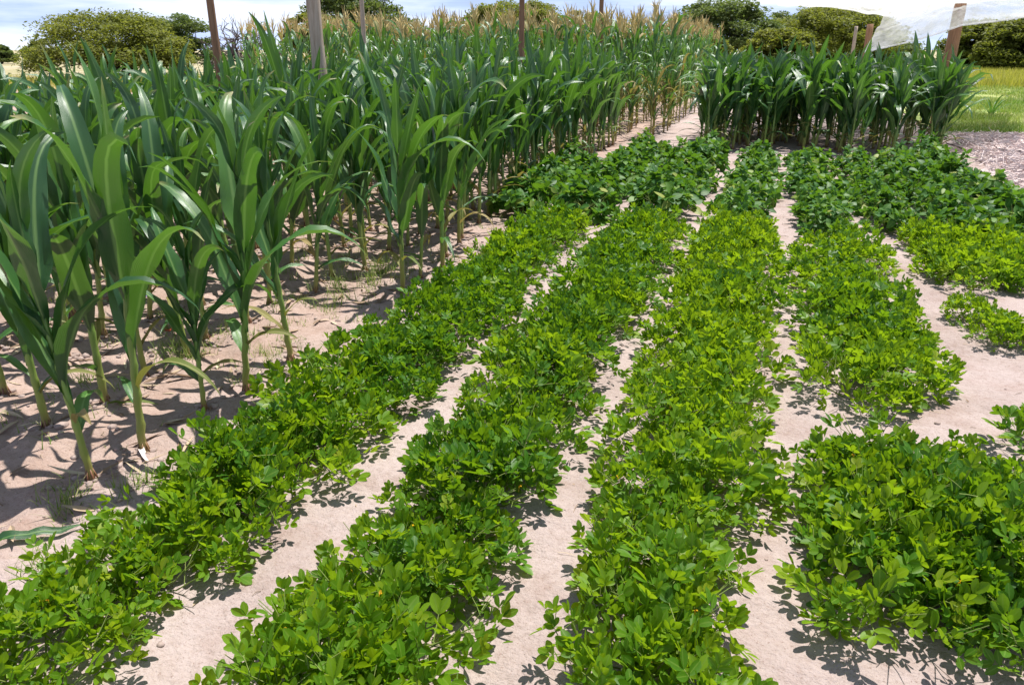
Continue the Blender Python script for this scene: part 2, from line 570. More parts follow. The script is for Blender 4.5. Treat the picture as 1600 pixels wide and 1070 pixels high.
def field_poly(name, pts, mat, lift, label, heap=0.0):
    """Sheet that follows the soil a few millimetres above it (fan of strips between two edge lines)."""
    a, b = pts
    mb = MB()
    n, k = 26, 18
    V = []
    for i in range(n + 1):
        t = i / n
        pa = np.array(a[0]) * (1 - t) + np.array(a[1]) * t
        pb = np.array(b[0]) * (1 - t) + np.array(b[1]) * t
        for j in range(k + 1):
            u = (j / k)
            p = pa * (1 - u) + pb * u
            w = 0.10 if 0 < i < n else 0.0
            x = p[0] + w * math.sin(j * 2.3 + i); y = p[1] + w * math.cos(i * 1.7)
            V.append((x, y, gz(x, y) + lift * (0.15 if j == 0 and heap else 1) + heap * math.sin(PI * min(1, j / k * 1.6)) * min(1, i / 4, (n - i) / 4) * (0.7 + 0.6 * float(vnoise(x * 1.7, y * 1.7, 5)))))
    F = [(i * (k + 1) + j, i * (k + 1) + j + 1, (i + 1) * (k + 1) + j + 1, (i + 1) * (k + 1) + j) for i in range(n) for j in range(k)]
    mb.add(V, F)
    o = mb.obj(name, mat)
    return tag(o, label, kind='structure')


field_poly('grass_field', (((3.3, 16.6), (4.4, 150)), ((9.5, 10.5), (120, 150))), M_field, 0.03, 'rough green and yellow grass field beyond the mulch bed')
field_poly('mulch_bed', (((2.72, 8.4), (3.3, 16.7)), ((6.2, 8.2), (5.4, 16.9))), M_mulch, 0.045, 'bed of pale chopped straw between the beans and the grass field', 0.16)


# ------------------------------------------------------------------ trees beyond the field
def leaf_quads(mb, C, size, flat=0.5, tint=None):
    """Many small leaf-sized quads around the points C."""
    n = len(C)
    a = NP.uniform(0, 2 * PI, n)
    nz = NP.normal(0, flat, (n, 3)); nz[:, 2] += 1.0
    nz /= np.linalg.norm(nz, axis=1)[:, None]
    u = np.stack([np.cos(a), np.sin(a), np.zeros(n)], -1)
    u -= nz * (u * nz).sum(1)[:, None]; u /= np.linalg.norm(u, axis=1)[:, None]
    w = np.cross(nz, u)
    s = size * NP.uniform(0.6, 1.35, n)[:, None]
    V = np.stack([C - u * s, C + w * s * 0.42, C + u * s, C - w * s * 0.42], 1).reshape(-1, 3)
    F = [(4 * i, 4 * i + 1, 4 * i + 2, 4 * i + 3) for i in range(n)]
    UV = np.tile(np.array([[0.2, 0], [0.9, 0.4], [0.8, 1], [0.9, 0.5]]), (n, 1))
    mb.add(V, F, UV, tint if tint is not None else list(NP.uniform(0, 1, n)))


def limb(mb, p0, p1, r0, r1, bend=0.12, n=5, sides=5):
    p0, p1 = Vector(p0), Vector(p1)
    L = (p1 - p0).length
    off = Vector((R.gauss(0, 1), R.gauss(0, 1), R.gauss(0, 0.5))) * L * bend
    pts = []
    for i in range(n + 1):
        t = i / n
        pts.append(p0.lerp(p1, t) + off * math.sin(PI * t) + Vector((R.gauss(0, 1), R.gauss(0, 1), R.gauss(0, 1))) * L * 0.015 * (1 if 0 < i < n else 0))
    mb.tube(pts, [r0 + (r1 - r0) * i / n for i in range(n + 1)], sides)
    return pts


def acacia(name, label, px0, px1, ptop, pbot, d, mat, stems=3, dens=1.0, flat_top=0.6, group='acacia trees beyond the crops', name_leaf=0.095, gap=0.0):
    """Umbrella thorn tree that spans px0..px1 and rises to ptop at distance d; crown underside at pbot."""
    c = at_depth((px0 + px1) / 2, ptop, d)
    wid = (px1 - px0) / FPX * d / math.cos(PITCH) * 0.96
    top = c.z
    under = at_depth((px0 + px1) / 2, pbot, d).z
    base = Vector((c.x, c.y, 0))
    root = empty(name, base)
    tag(root, label, 'tree', group)
    rx = wid / 2
    ry = rx * 0.75
    hc = top - under
    # crown: clumps spread over an umbrella shape
    nc = int(130 * dens)
    clumps = []
    tr_mb = MB()
    for i in range(nc):
        a = R.uniform(0, 2 * PI); r = math.sqrt(R.random()) * 0.97
        env = (1 - r ** 2.6) ** flat_top
        zz = under + hc * (env * (1 - 0.85 * R.random() ** 1.7) - 0.04)
        if gap and R.random() < gap and r > 0.3: continue
        clumps.append(Vector((r * rx * math.cos(a), r * ry * math.sin(a), zz)))
    # stems and limbs reach into the clumps
    tips = []
    for s in range(stems):
        a = 2 * PI * (s + R.random() * 0.6) / stems
        tip = Vector((math.cos(a) * rx * 0.34, math.sin(a) * ry * 0.34, under + hc * 0.25))
        pts = limb(tr_mb, (math.cos(a) * 0.12, math.sin(a) * 0.12, -0.1), tip, 0.17, 0.085, 0.08, 6, 7)
        tips += pts[2:]
    for cpt in clumps[::3]:
        st = min(tips, key=lambda p: (p - cpt).length)
        limb(tr_mb, st, cpt, 0.05, 0.012, 0.10, 4, 4)
    tr_mb.obj('trunk', M_bark, root)
    mb = MB()
    per = 190
    rc = rx * 0.17 + 0.12
    for cpt in clumps:
        n = int(per * R.uniform(0.7, 1.3))
        P = NP.normal(0, 1, (n, 3)); P /= np.linalg.norm(P, axis=1)[:, None]
        P *= (NP.uniform(0, 1, (n, 1)) ** 0.45)
        sc = rc * R.uniform(0.7, 1.25)
        C = np.array(cpt)[None] + P * np.array([sc, sc, sc * 0.42])
        t0 = R.random() * 0.55
        leaf_quads(mb, C, name_leaf, 0.55, list(np.clip(t0 + NP.uniform(0, 0.42, n), 0, 0.995)))
    mb.obj('crown', mat, root, smooth=False)
    return root


acacia('acacia_tree', 'broad olive flat-topped acacia left of the bare thorn tree', 40, 275, 19, 108, 44, M_tree, 4, 1.7, 0.52, gap=0.12)
acacia('acacia_tree', 'smaller greener acacia just behind the broad olive one', 205, 335, 22, 104, 50, M_tree_dark, 3, 0.8, 0.6)
acacia('acacia_tree', 'tiny distant tree at the far edge of the pale field', -40, 22, 72, 98, 95, M_tree_dark, 2, 0.4, 0.6, name_leaf=0.2)
acacia('acacia_tree', 'small grey-green tree beside the broad olive acacia', 34, 78, 64, 92, 75, M_tree_dark, 2, 0.3, 0.6, name_leaf=0.17)
acacia('acacia_tree', 'dark green acacia rising behind the thick pale pole', 470, 635, -16, 62, 42, M_tree_dark, 4, 1.1, 0.55, gap=0.25)
acacia('acacia_tree', 'olive bush with yellowish top behind the thick pale pole', 440, 530, 22, 80, 38, M_tree, 3, 0.5, 0.6)
acacia('acacia_tree', 'rounded yellow-green tree behind the dry tassels', 722, 880, -2, 78, 46, M_tree, 4, 1.1, 0.5)
acacia('acacia_tree', 'low distant tree between the two poles over the tassels', 862, 955, 18, 55, 60, M_tree, 3, 0.5, 0.55, name_leaf=0.14)
acacia('acacia_tree', 'tall dark acacia at the end of the sandy lane', 1048, 1220, -4, 96, 40, M_tree_dark, 4, 1.4, 0.5, gap=0.25)
acacia('acacia_tree', 'low olive thorn bush in front of the tall dark acacia', 1170, 1275, 44, 112, 35, M_tree, 4, 0.8, 0.5)
acacia('acacia_tree', 'wide flat acacia running in under the shade net', 1205, 1400, 10, 84, 46, M_tree, 4, 1.5, 0.42, gap=0.2)
acacia('acacia_tree', 'small distant olive tree low behind the thin pale post', 1255, 1430, 42, 112, 52, M_tree_dark, 4, 1.2, 0.45)
acacia('acacia_tree', 'dense green thicket beyond the thick brown post', 1490, 1592, 30, 109, 60, M_tree, 5, 1.5, 0.4, name_leaf=0.14)
acacia('acacia_tree', 'dense green thicket at the edge of the grass field', 1560, 1720, 24, 111, 56, M_tree, 5, 2.0, 0.4, name_leaf=0.14)
acacia('acacia_tree', 'grey-green acacia filling the gap between the tall one and the wide one', 1190, 1300, 16, 96, 50, M_tree_dark, 4, 1.0, 0.42)
acacia('acacia_tree', 'low yellowish shrub in front of the sandy lane end', 1062, 1140, 58, 92, 30, M_tree, 3, 0.4, 0.5, name_leaf=0.09)


def bare_tree(label, px, ptop, d, seed):
    rr = random.Random(seed)
    c = at_depth(px, ptop, d)
    root = empty('bare_tree', (c.x, c.y, 0))
    tag(root, label, 'tree', 'leafless thorn trees beside the acacias')
    mb, tw = MB(), MB()

    def grow(m, p, dirv, L, r, lev):
        pts, q, dv = [p.copy()], p.copy(), dirv.copy()
        for i in range(5):
            dv = (dv + Vector((rr.gauss(0, .28), rr.gauss(0, .28), rr.gauss(0.02, .2)))).normalized()
            q = q + dv * L / 5
            pts.append(q.copy())
        m.tube(pts, [r * (1 - 0.55 * i / 5) for i in range(6)], 5 if lev < 2 else 4)
        if lev < 4:
            for k in range(3 if lev < 3 else 2):
                i = rr.randint(2, 5)
                nd = (dv + Vector((rr.gauss(0, .7), rr.gauss(0, .7), rr.gauss(0.1, .45)))).normalized()
                grow(tw if lev >= 1 else m, pts[i], nd, L * rr.uniform(.5, .8), r * 0.55, lev + 1)
    for s in range(3):
        a = s * 2.1 + rr.random()
        grow(mb, Vector((0, 0, -0.1)), Vector((math.cos(a) * .5, math.sin(a) * .5, 1)).normalized(), c.z * 0.62, 0.13, 0)
    mb.obj('trunk', M_deadwood, root)
    tw.obj('branches', M_deadwood, root)
    return root


bare_tree('leafless grey thorn tree with crooked twigs beside the thin brown pole', 376, 26, 33, 5)
bare_tree('thin leafless shrub between the thorn tree and the thick pole', 421, 34, 34, 12)


# ------------------------------------------------------------------ poles and shade net
def pole(label, px, d, r, height, mat, seed, lean=(0, 0), name='wooden_pole', group='wooden poles of the shade net frame'):
    rr = random.Random(seed)
    p = at_depth(px, 60, d)
    root = None
    mb = MB()
    n = 14
    pts, rad = [], []
    for i in range(n + 1):
        t = i / n
        pts.append((lean[0] * t + 0.012 * math.sin(3 * t + seed), lean[1] * t + 0.012 * math.cos(4 * t + seed), -0.2 + (height + 0.2) * t))
        rad.append(r * (1.08 - 0.22 * t) * (1 + rr.uniform(-.05, .05)))
    mb.tube(pts, rad, 10)
    o = mb.obj(name, mat)
    o.location = (p.x, p.y, 0)
    if height > 2.5 and r > 0.055:
        kb = MB()
        for k in range(4):
            a, z = rr.uniform(0, 2 * PI), rr.uniform(1.0, height - 0.3)
            kb.tube([(math.cos(a) * r * .8, math.sin(a) * r * .8, z), (math.cos(a) * r * 1.28, math.sin(a) * r * 1.28, z + 0.02)], [0.03, 0.018], 6)
        kb.obj('knot', mat, o)
    return tag(o, label, 'pole', group)


pole('thick pale weathered pole standing in the green corn', 495, 9.2, 0.085, 3.0, M_polewood, 1)
pole('thin brown pole beside the flat-topped acacia', 337, 9.5, 0.048, 3.0, M_polebrown, 2)
pole('thin pale pole rising among the tassels behind the thick one', 569, 15, 0.045, 3.0, M_polewood, 3)
pole('brown pole in front of the rounded yellow-green tree', 815, 14, 0.052, 3.0, M_polebrown, 4)
pole('dark brown pole alone against the sky over the tassels', 937, 17, 0.052, 3.0, M_polebrown, 5)
pole('thin pale post seen under the shade net', 1335, 24, 0.055, 2.25, M_polewood, 6)
pole('short reddish brown post beside the hanging net corner', 1357, 22, 0.10, 2.25, M_polebrown, 7)
pole('thick red-brown post at the outer corner of the corn', 1489, 16.3, 0.13, 2.46, M_polebrown, 8, (0.03, 0))
o = pole('short dark stump beside the mulch bed', 1492, 17.2, 0.06, 0.26, M_polebrown, 9, name='tree_stump', group=None)
o['category'] = 'stump'


def net_sheet(mb, rows, nu, nv, wrinkle, seed):
    """Cloth surface through a list of control rows (each a list of world points), with sag and wrinkles."""
    rr = np.array([[list(p) for p in row] for row in rows], dtype=float)
    m, k = rr.shape[:2]
    V = []
    for i in range(nv + 1):
        t = i / nv * (m - 1); i0 = min(int(t), m - 2); ft = t - i0
        for j in range(nu + 1):
            s = j / nu * (k - 1); j0 = min(int(s), k - 2); fs = s - j0
            p = (rr[i0, j0] * (1 - fs) + rr[i0, j0 + 1] * fs) * (1 - ft) + (rr[i0 + 1, j0] * (1 - fs) + rr[i0 + 1, j0 + 1] * fs) * ft
            w = wrinkle * (float(vnoise(s * 5.0 + t * 1.5, t * 2.2, seed)) + 0.6 * float(vnoise(s * 11 - t * 4, t * 3 + s, seed + 1)) - 0.8)
            V.append((p[0] + w * FWD.x * 1.4, p[1] + w * FWD.y * 1.4, p[2] + w * 0.6))
    F = [(i * (nu + 1) + j, i * (nu + 1) + j + 1, (i + 1) * (nu + 1) + j + 1, (i + 1) * (nu + 1) + j) for i in range(nv) for j in range(nu)]
    mb.add(V, F)


A_ = at_depth
net_root = empty('shade_net', (A_(1488, 60, 15.6).x, A_(1488, 60, 15.6).y, 0))
tag(net_root, 'torn white shade net sagging over the brown posts', 'shade net')
inv = Matrix.Translation(-net_root.location)
mb = MB()   # the roof sheet, seen from below, its far edge sagging
net_sheet(mb, [[A_(1215, 8, 23), A_(1300, 13, 22.5), A_(1388, 27, 22), A_(1480, 10, 21), A_(1640, -8, 20)],
               [A_(1205, -10, 19), A_(1300, -6, 18.5), A_(1400, 4, 18), A_(1480, -8, 17.5), A_(1640, -22, 17)],
               [A_(1180, -45, 14), A_(1300, -45, 14), A_(1400, -42, 13.6), A_(1500, -45, 13.4), A_(1680, -50, 13)]], 60, 30, 0.10, 3)
mb.obj('roof_sheet', M_net, net_root, inv)
mb = MB()   # the curtain that hangs down in folds between the posts
net_sheet(mb, [[A_(1384, 22, 18.6), A_(1440, 8, 18.3), A_(1500, -6, 18.0), A_(1560, -16, 17.8), A_(1660, -30, 17.6)],
               [A_(1366, 52, 17.0), A_(1430, 36, 16.5), A_(1496, 14, 15.75), A_(1560, 8, 15.9), A_(1660, -6, 15.8)],
               [A_(1347, 82, 16.4), A_(1424, 65, 16.0), A_(1502, 40, 15.35), A_(1560, 33, 15.2), A_(1660, 18, 15)]], 80, 26, 0.10, 9)
mb.obj('curtain_sheet', M_net, net_root, inv)
mb = MB()
mb.tube([A_(1347, 82, 16.4), A_(1385, 74, 16.2), A_(1424, 65, 16.0), A_(1466, 53, 15.7), A_(1502, 40, 15.33), A_(1560, 33, 15.2), A_(1660, 18, 15)], 0.018, 5)
mb.obj('hem', M_net, net_root, inv)


# ------------------------------------------------------------------ corn
def corn_leaf(L, Wd, th0, th1, power, twist, wave, yaw, seed, ns=12, nc=4, droop_tip=0.0):
    """Blade template: rises from the origin in +X, keeled, ruffled margin, pointed tip."""
    rr = random.Random(seed)
    ph = rr.uniform(0, 6.28); ph2 = rr.uniform(0, 6.28)
    V, UV, F = [], [], []
    p = np.array([0.0, 0.0, 0.0])
    for i in range(ns + 1):
        t = i / ns
        th = th0 + (th1 - th0) * t ** power
        yw = yaw * t * t
        tg = np.array([math.sin(th) * math.cos(yw), math.sin(th) * math.sin(yw), math.cos(th)])
        if i > 0: p = p + tg * L / ns
        sd = np.array([-math.sin(yw), math.cos(yw), 0.0])
        nm = np.cross(tg, sd); nm /= np.linalg.norm(nm)
        tw = twist * t
        s2 = sd * math.cos(tw) + nm * math.sin(tw)
        n2 = nm * math.cos(tw) - sd * math.sin(tw)
        w = Wd / 2 * min(1.0, 0.50 + 1.9 * t) * max(0.0, 1 - t ** 2.6) ** 0.85
        if i == ns: w = 0.0015
        fold = math.radians(58) * max(0.0, 1 - t * 4.5) + math.radians(17)
        for j in range(nc + 1):
            u = -1 + 2 * j / nc
            rip = wave * abs(u) ** 1.5 * math.sin(t * 15 + ph + (2.0 if u > 0 else 0) + ph2 * u) * min(1, t * 3) * (1 - t)
            V.append(p - s2 * (u * w * math.cos(fold)) + n2 * (abs(u) * w * math.sin(fold)) + n2 * rip)
            UV.append((0.5 + u / 2, t))
    for i in range(ns):
        for j in range(nc):
            a = i * (nc + 1) + j
            F.append((a, a + 1, a + nc + 2, a + nc + 1))
    return np.array(V, np.float32), F, np.array(UV, np.float32)


def leaf_specs():
    """(class, L, W, th0, th1, power, twist, wave, yaw): low, mid and whorl leaves."""
    rr = random.Random(99)
    sp = []
    D = math.radians
    for k in range(6):   # low, drooping
        sp.append(('low', rr.uniform(.30, .46), rr.uniform(.040, .058), D(rr.uniform(26, 45)), D(rr.uniform(85, 160)), 1.3, rr.uniform(-.6, .6), .008, rr.uniform(-.5, .5)))
    for k in range(12):  # mid, arching over
        sp.append(('mid', rr.uniform(.62, .82), rr.uniform(.082, .110), D(rr.uniform(13, 27)), D(rr.uniform(70, 172)), rr.choice([1.8, 2.4, 3.2, 4.2, 5.5]), rr.uniform(-1.1, 1.1), .030, rr.uniform(-.9, .9)))
    for k in range(10):  # mid, standing
        sp.append(('stand', rr.uniform(.58, .78), rr.uniform(.080, .106), D(rr.uniform(9, 22)), D(rr.uniform(25, 110)), rr.choice([1.8, 2.4, 4.5]), rr.uniform(-1.5, 1.5), .028, rr.uniform(-.7, .7)))
    for k in range(7):   # whorl
        sp.append(('whorl', rr.uniform(.44, .60), rr.uniform(.070, .092), D(rr.uniform(3, 13)), D(rr.uniform(14, 120)), rr.choice([2.2, 3.0, 5.0]), rr.uniform(-1.8, 1.8), .020, rr.uniform(-.7, .7)))
    return sp


SPECS = leaf_specs()
T_hi, T_lo, BYC = [], [], {}
for i, sp in enumerate(SPECS):
    T_hi.append(corn_leaf(*sp[1:], seed=i, ns=13, nc=4))
    T_lo.append(corn_leaf(*sp[1:], seed=i, ns=7, nc=2))
    BYC.setdefault(sp[0], []).append(i)
ME_leaf = []
for i, t in enumerate(T_hi):
    mb = MB(); mb.add(*t); ME_leaf.append(mb.mesh('corn_leaf', M_corn))
ME_leaf_old = {}
for i in BYC['low']:
    mb = MB(); mb.add(*T_hi[i]); ME_leaf_old[i] = mb.mesh('corn_leaf_old', M_corn_old)


def stalk_geo(mb, hs, r0, lean, sides=8, tint=0.0):
    pts, rad, vv = [], [], []
    nn = 9
    for k in range(nn):
        t = k / (nn - 1)
        z = hs * t
        b = lean * t
        for dz, rm in ((0.0, 1.16), (0.012, 0.98), (hs / nn * 0.7, 0.95)):
            if t >= 1 and dz > 0: break
            pts.append((b.x * (1 + 0.0 * dz), b.y, z + dz))
            rad.append(r0 * (1 - 0.5 * t) * rm)
            vv.append(min(1, (z + dz) / max(hs, .1)))
    pts[0] = (0, 0, -0.05)
    mb.tube(pts, rad, sides, tint, vv=vv)
    if sides >= 7:   # brace roots
        for k in range(6):
            a = k * 1.05
            mb.tube([(math.cos(a) * r0 * .7, math.sin(a) * r0 * .7, 0.04), (math.cos(a) * r0 * 1.9, math.sin(a) * r0 * 1.9, -0.02)], [0.004, 0.003], 4, tint, vv=[0, 0])


ME_stalk = []
for k in range(6):
    rr = random.Random(300 + k)
    mb = MB()
    lean = Vector((rr.gauss(0, .035), rr.gauss(0, .035), 0))
    stalk_geo(mb, 0.86, rr.uniform(.0145, .018), lean)
    ME_stalk.append((mb.mesh('corn_stalk', M_stalk), lean))


def corn_layout(rr, n=11, erect=0.5):
    """Leaf placements of one plant 1.45 m tall: (spec index, matrix, old?)."""
    out = []
    az0 = rr.uniform(0, 2 * PI)
    for k in range(n):
        t = k / (n - 1)
        z = 0.86 * (0.17 + 0.82 * t ** 0.95)
        if t < 0.13: c = 'low'
        elif t > 0.72: c = 'whorl'
        else: c = 'stand' if rr.random() < erect * 0.8 else 'mid'
        i = rr.choice(BYC[c])
        az = az0 + PI * k + rr.gauss(0, 0.5)
        s = rr.uniform(0.86, 1.14) * (1.0 if c != 'low' else rr.uniform(.75, 1.1))
        M = Matrix.Translation((0, 0, z)) @ Matrix.Rotation(az, 4, 'Z') @ Matrix.Translation((0.006, 0, 0)) @ Euler((0, rr.gauss(0, .08), 0)).to_matrix().to_4x4() @ Matrix.Scale(s, 4)
        out.append((i, M, c == 'low' and rr.random() < 0.4))
    return out


LAY = [corn_layout(random.Random(500 + k), 11 + k % 3, 0.25 + 0.3 * (k % 2)) for k in range(18)]
ME_foli = []
for k in range(8):
    mb = MB()
    for i, M, old in LAY[k]:
        mb.add_t(corn_leaf(*SPECS[i][1:], seed=i, ns=8, nc=2), M, (i * 0.137 + k * .07) % 1, 1 if old else 0)
    ME_foli.append(mb.mesh('corn_foliage', [M_corn, M_corn_old]))

corn_count = 0
corn_spots = []


def corn_plant(x, y, h, label, group, seed, detail=True, lean=None, boost=1.15):
    """h is the height of the topmost leaf tip."""
    global corn_count
    corn_count += 1
    corn_spots.append((x, y))
    rr = random.Random(seed)
    s = h * boost / 1.45
    root = empty('corn_plant', (x, y, gz(x, y)), rr.uniform(0, 2 * PI))
    la = lean if lean is not None else (rr.gauss(0, .05), rr.gauss(0, .05))
    root.rotation_euler = (la[0], la[1], root.rotation_euler.z)
    root.scale = (s * rr.uniform(.96, 1.06) * (0.93 if boost > 1 else 1.12),) * 2 + (s,)
    tag(root, label, 'corn plant', group)
    sm, ln = rr.choice(ME_stalk)
    link('stalk', sm, root)
    if detail:
        for i, M, old in rr.choice(LAY):
            zf = min(1, M.translation.z / 0.86)
            M2 = Matrix.Translation(ln * zf) @ M @ Matrix.Rotation(rr.gauss(0, .15), 4, 'Z')
            link('leaf', ME_leaf_old[i] if (old and i in ME_leaf_old) else ME_leaf[i], root, M2)
    else:
        f = link('foliage', rr.choice(ME_foli), root)
        f['kind'] = 'stuff'
    return root


# the plants at the sandy edge, one by one as the photograph shows them: pixel of the base, height
EDGE = [((145, 755), 1.38, 'nearest corn plant, leaning stem at the sandy edge, first of the row', (0.0, -0.06)),
        ((225, 705), 1.56, 'tall corn plant with a thick bare green stem, second along the sandy edge', (0.02, -0.02)),
        ((320, 640), 0.98, 'short stunted corn plant between two tall ones at the sandy edge', (0, 0)),
        ((385, 608), 1.50, 'corn plant with spreading leaves just past the stunted one', (0.02, 0.05)),
        ((455, 568), 1.38, 'corn plant standing past the spreading one, before the gap in the row', (0, 0.03)),
        ((630, 460), 1.45, 'corn plant with broad upright leaf after the gap, beside a grass tuft', (0, 0.02)),
        ((657, 436), 1.20, 'slim low corn plant close behind the broad-leaved one at the edge', (0, 0.05)),
        ((692, 420), 1.52, 'tall corn plant with a straight stem third after the gap in the row', (0, 0)),
        ((75, 670), 1.40, 'corn plant in the second row behind the leaning nearest plant', (0, 0)),
        ((165, 628), 1.44, 'corn plant with a yellow-green stem seen between the first two edge plants', (0, 0)),
        ((10, 620), 1.50, 'corn plant with a pale stem in the third row, nearest the camera', (0, 0))]
taken = []
for k, (pp, h, lab, ln) in enumerate(EDGE):
    p = on_ground(*pp)
    taken.append((p.x, p.y))
    corn_plant(p.x, p.y, h, lab, 'corn plants at the front of the block', 900 + k * 7, True, ln)

ordn = ['first', 'second', 'third', 'fourth', 'fifth', 'sixth', 'seventh', 'eighth', 'ninth', 'tenth', 'eleventh', 'twelfth']
cr_ = random.Random(41)
rows_x = [-2.38, -2.94, -3.50, -4.08, -4.66, -5.26, -5.88, -6.5, -7.15, -7.8, -8.5, -9.2]
cand = []                          # (rank, x, y, h, block, row)
for ri, rx in enumerate(rows_x):
    y = 1.7 + cr_.uniform(0, .2)
    while y < 14.0:
        y += (0.30 if ri < 2 else (0.33 if ri < 5 else 0.42)) * cr_.uniform(.8, 1.25)
        x = rx + cr_.gauss(0, .05)
        if ri == 0:
            if y < 5.3: continue
            x += -0.27 * min(1, max(0, (y - 5.2) / 1.2))
        if not in_view(x, y, 0.35): continue
        if ri in (1, 2) and y < 2.75: continue
        if any((x - a) ** 2 + (y - b) ** 2 < 0.24 ** 2 for a, b in taken): continue
        d = depth_of(x, y)
        if ri > 4 and d > 9 and cr_.random() < 0.18: continue
        h = cr_.gauss(1.45, .09) + (0.11 if d > 7 else 0)
        cand.append((d + 0.75 * ri, x, y, h, 0, ri))
right_rows = [-0.95, -0.52, -0.04, 0.56, 1.18, 1.86, 2.58, 0.28]
for ri, rx in enumerate(right_rows):
    y = 13.2 + cr_.uniform(0, .3) + (0.5 if ri in (1, 2, 3, 6) else 0) + (1.6 if ri == 7 else 0)
    k = 0
    while y < 18.6:
        for q in range(2 if k < 8 else 1):
            x, yy = rx + cr_.gauss(0, .10) + (0.07 if q else 0), y + cr_.uniform(-.05, .05)
            cand.append((8.2 + 0.8 * k + .3 * q, x, yy, cr_.gauss(1.70, .10), 1, ri))
        k += 1
        y += cr_.uniform(.26, .42)
cand.sort()
keep, far_spots = cand[:288], cand[288:]
for blk, nrow in ((0, len(rows_x)), (1, len(right_rows))):
    for ri in range(nrow):
        row = sorted([c for c in keep if c[4] == blk and c[5] == ri], key=lambda c: c[2])
        for k, (rank, x, y, h, _b, _r) in enumerate(row):
            d = depth_of(x, y)
            if blk == 0:
                where = 'row along the sandy edge' if ri == 0 else '%s row in from the sandy edge' % ordn[ri]
                gr = 'corn plants of the big block, ' + where
            else:
                where = '%s row of the small block' % ordn[ri] if ri < 7 else 'set-back row of the small block'
                gr = 'corn plants of the ' + where
            if k < 8:
                lab = 'corn plant in the %s, %s from its near end' % (where, ordn[k])
            else:
                lab = 'green corn plant deep in the %s' % where
            corn_plant(x, y, h, lab, gr, int(3000 + x * 131 + y * 977), blk == 0 and d < 8.3 and ri < 7, None, 1.13 if blk == 0 else 1.0)
mb = MB()
for rank, x, y, h, _b, _r in far_spots:
    rr = random.Random(int(x * 1000 + y * 77))
    M0 = Matrix.Translation((x, y, gz(x, y))) @ Matrix.Rotation(rr.uniform(0, 6.3), 4, 'Z') @ Matrix.Scale(h / 1.45, 4)
    for i, M, old in rr.choice(LAY):
        mb.add_t(T_lo[i], M0 @ M, rr.random(), 1 if old else 0)
    mb.tube([M0 @ Vector((0, 0, 0)), M0 @ Vector((0, 0, .85))], [.016, .009], 5, rr.random(), 2)
tag(mb.obj('corn_stand', [M_corn, M_corn_old, M_stalk]), 'hidden back rows of green corn that merge into one mass', 'corn', kind='stuff')


# the tall tasselled corn behind
def tassel(mb, M, rr):
    def strip(p0, p1, w):
        p0, p1 = M @ Vector(p0), M @ Vector(p1)
        m = (p0 + p1) / 2 + Vector((rr.gauss(0, .01), rr.gauss(0, .01), .012))
        mb.tube([p0, m, p1], [w, w * 1.1, w * .35], 3, rr.random(), 3, cap=False)
    strip((0, 0, 0), (rr.gauss(0, .03), rr.gauss(0, .03), .45), .011)
    for k in range(11):
        a = rr.uniform(0, 6.3); z = .03 + k * .017; o = rr.uniform(.05, .13)
        strip((0, 0, z), (math.cos(a) * o, math.sin(a) * o, z + rr.uniform(.12, .28)), .0095)


mb = MB()
nt = 0
tr_ = random.Random(77)
for ri in range(19):
    rx = -2.15 - 0.62 * ri
    y = 14.2 + tr_.uniform(0, .5)
    while y < 30:
        y += tr_.uniform(.24, .40) * (1 if y < 19 else 1.5)
        x = rx + tr_.gauss(0, .09)
        s_, d_ = side_of(x, y), depth_of(x, y)
        pxx = 800 + s_ / d_ * FPX * math.cos(PITCH)
        if pxx < 432 or pxx > 1085: continue
        if pxx < 540 and tr_.random() < 0.4: continue
        if ri > 3 and y < 19 and tr_.random() < 0.25: continue
        nt += 1
        h = tr_.gauss(2.02, .10)
        M0 = Matrix.Translation((x, y, gz(x, y))) @ Matrix.Rotation(tr_.uniform(0, 6.3), 4, 'Z') @ Matrix.Rotation(tr_.gauss(0, .04), 4, 'X')
        for k in range(11):
            t = k / 10
            z = h * (0.06 + 0.80 * t)
            c = 'low' if t < .12 else ('mid' if tr_.random() < .55 else 'stand')
            i = tr_.choice(BYC[c])
            M = M0 @ Matrix.Translation((0, 0, z)) @ Matrix.Rotation(PI * k + tr_.gauss(0, .5), 4, 'Z') @ Matrix.Scale(tr_.uniform(.70, .92), 4)
            mb.add_t(T_lo[i], M, tr_.random(), 1 if (t < .16 or (t < .4 and tr_.random() < .5) or tr_.random() < .06) else 0)
        for k in range(5):
            M = M0 @ Matrix.Translation((0, 0, h * tr_.uniform(.10, .34))) @ Matrix.Rotation(tr_.uniform(0, 6.3), 4, 'Z') @ Matrix.Scale(tr_.uniform(.55, .8), 4)
            mb.add_t(T_lo[tr_.choice(BYC['mid'])], M, tr_.random(), 1 if tr_.random() < .45 else 0)
        mb.tube([M0 @ Vector((0, 0, 0)), M0 @ Vector((0, 0, h * .5)), M0 @ Vector((0, 0, h * .97))], [.015, .012, .006], 5, tr_.random(), 2, vv=[0.02, .3, .8])
        tassel(mb, M0 @ Matrix.Translation((0, 0, h * .95)), tr_)
tag(mb.obj('tasselled_corn', [M_corn, M_corn_old, M_stalk, M_tassel]), 'tall mature corn with dry tan tassels behind the green corn', 'corn', kind='stuff')
print('corn plants', corn_count, 'tasselled', nt)


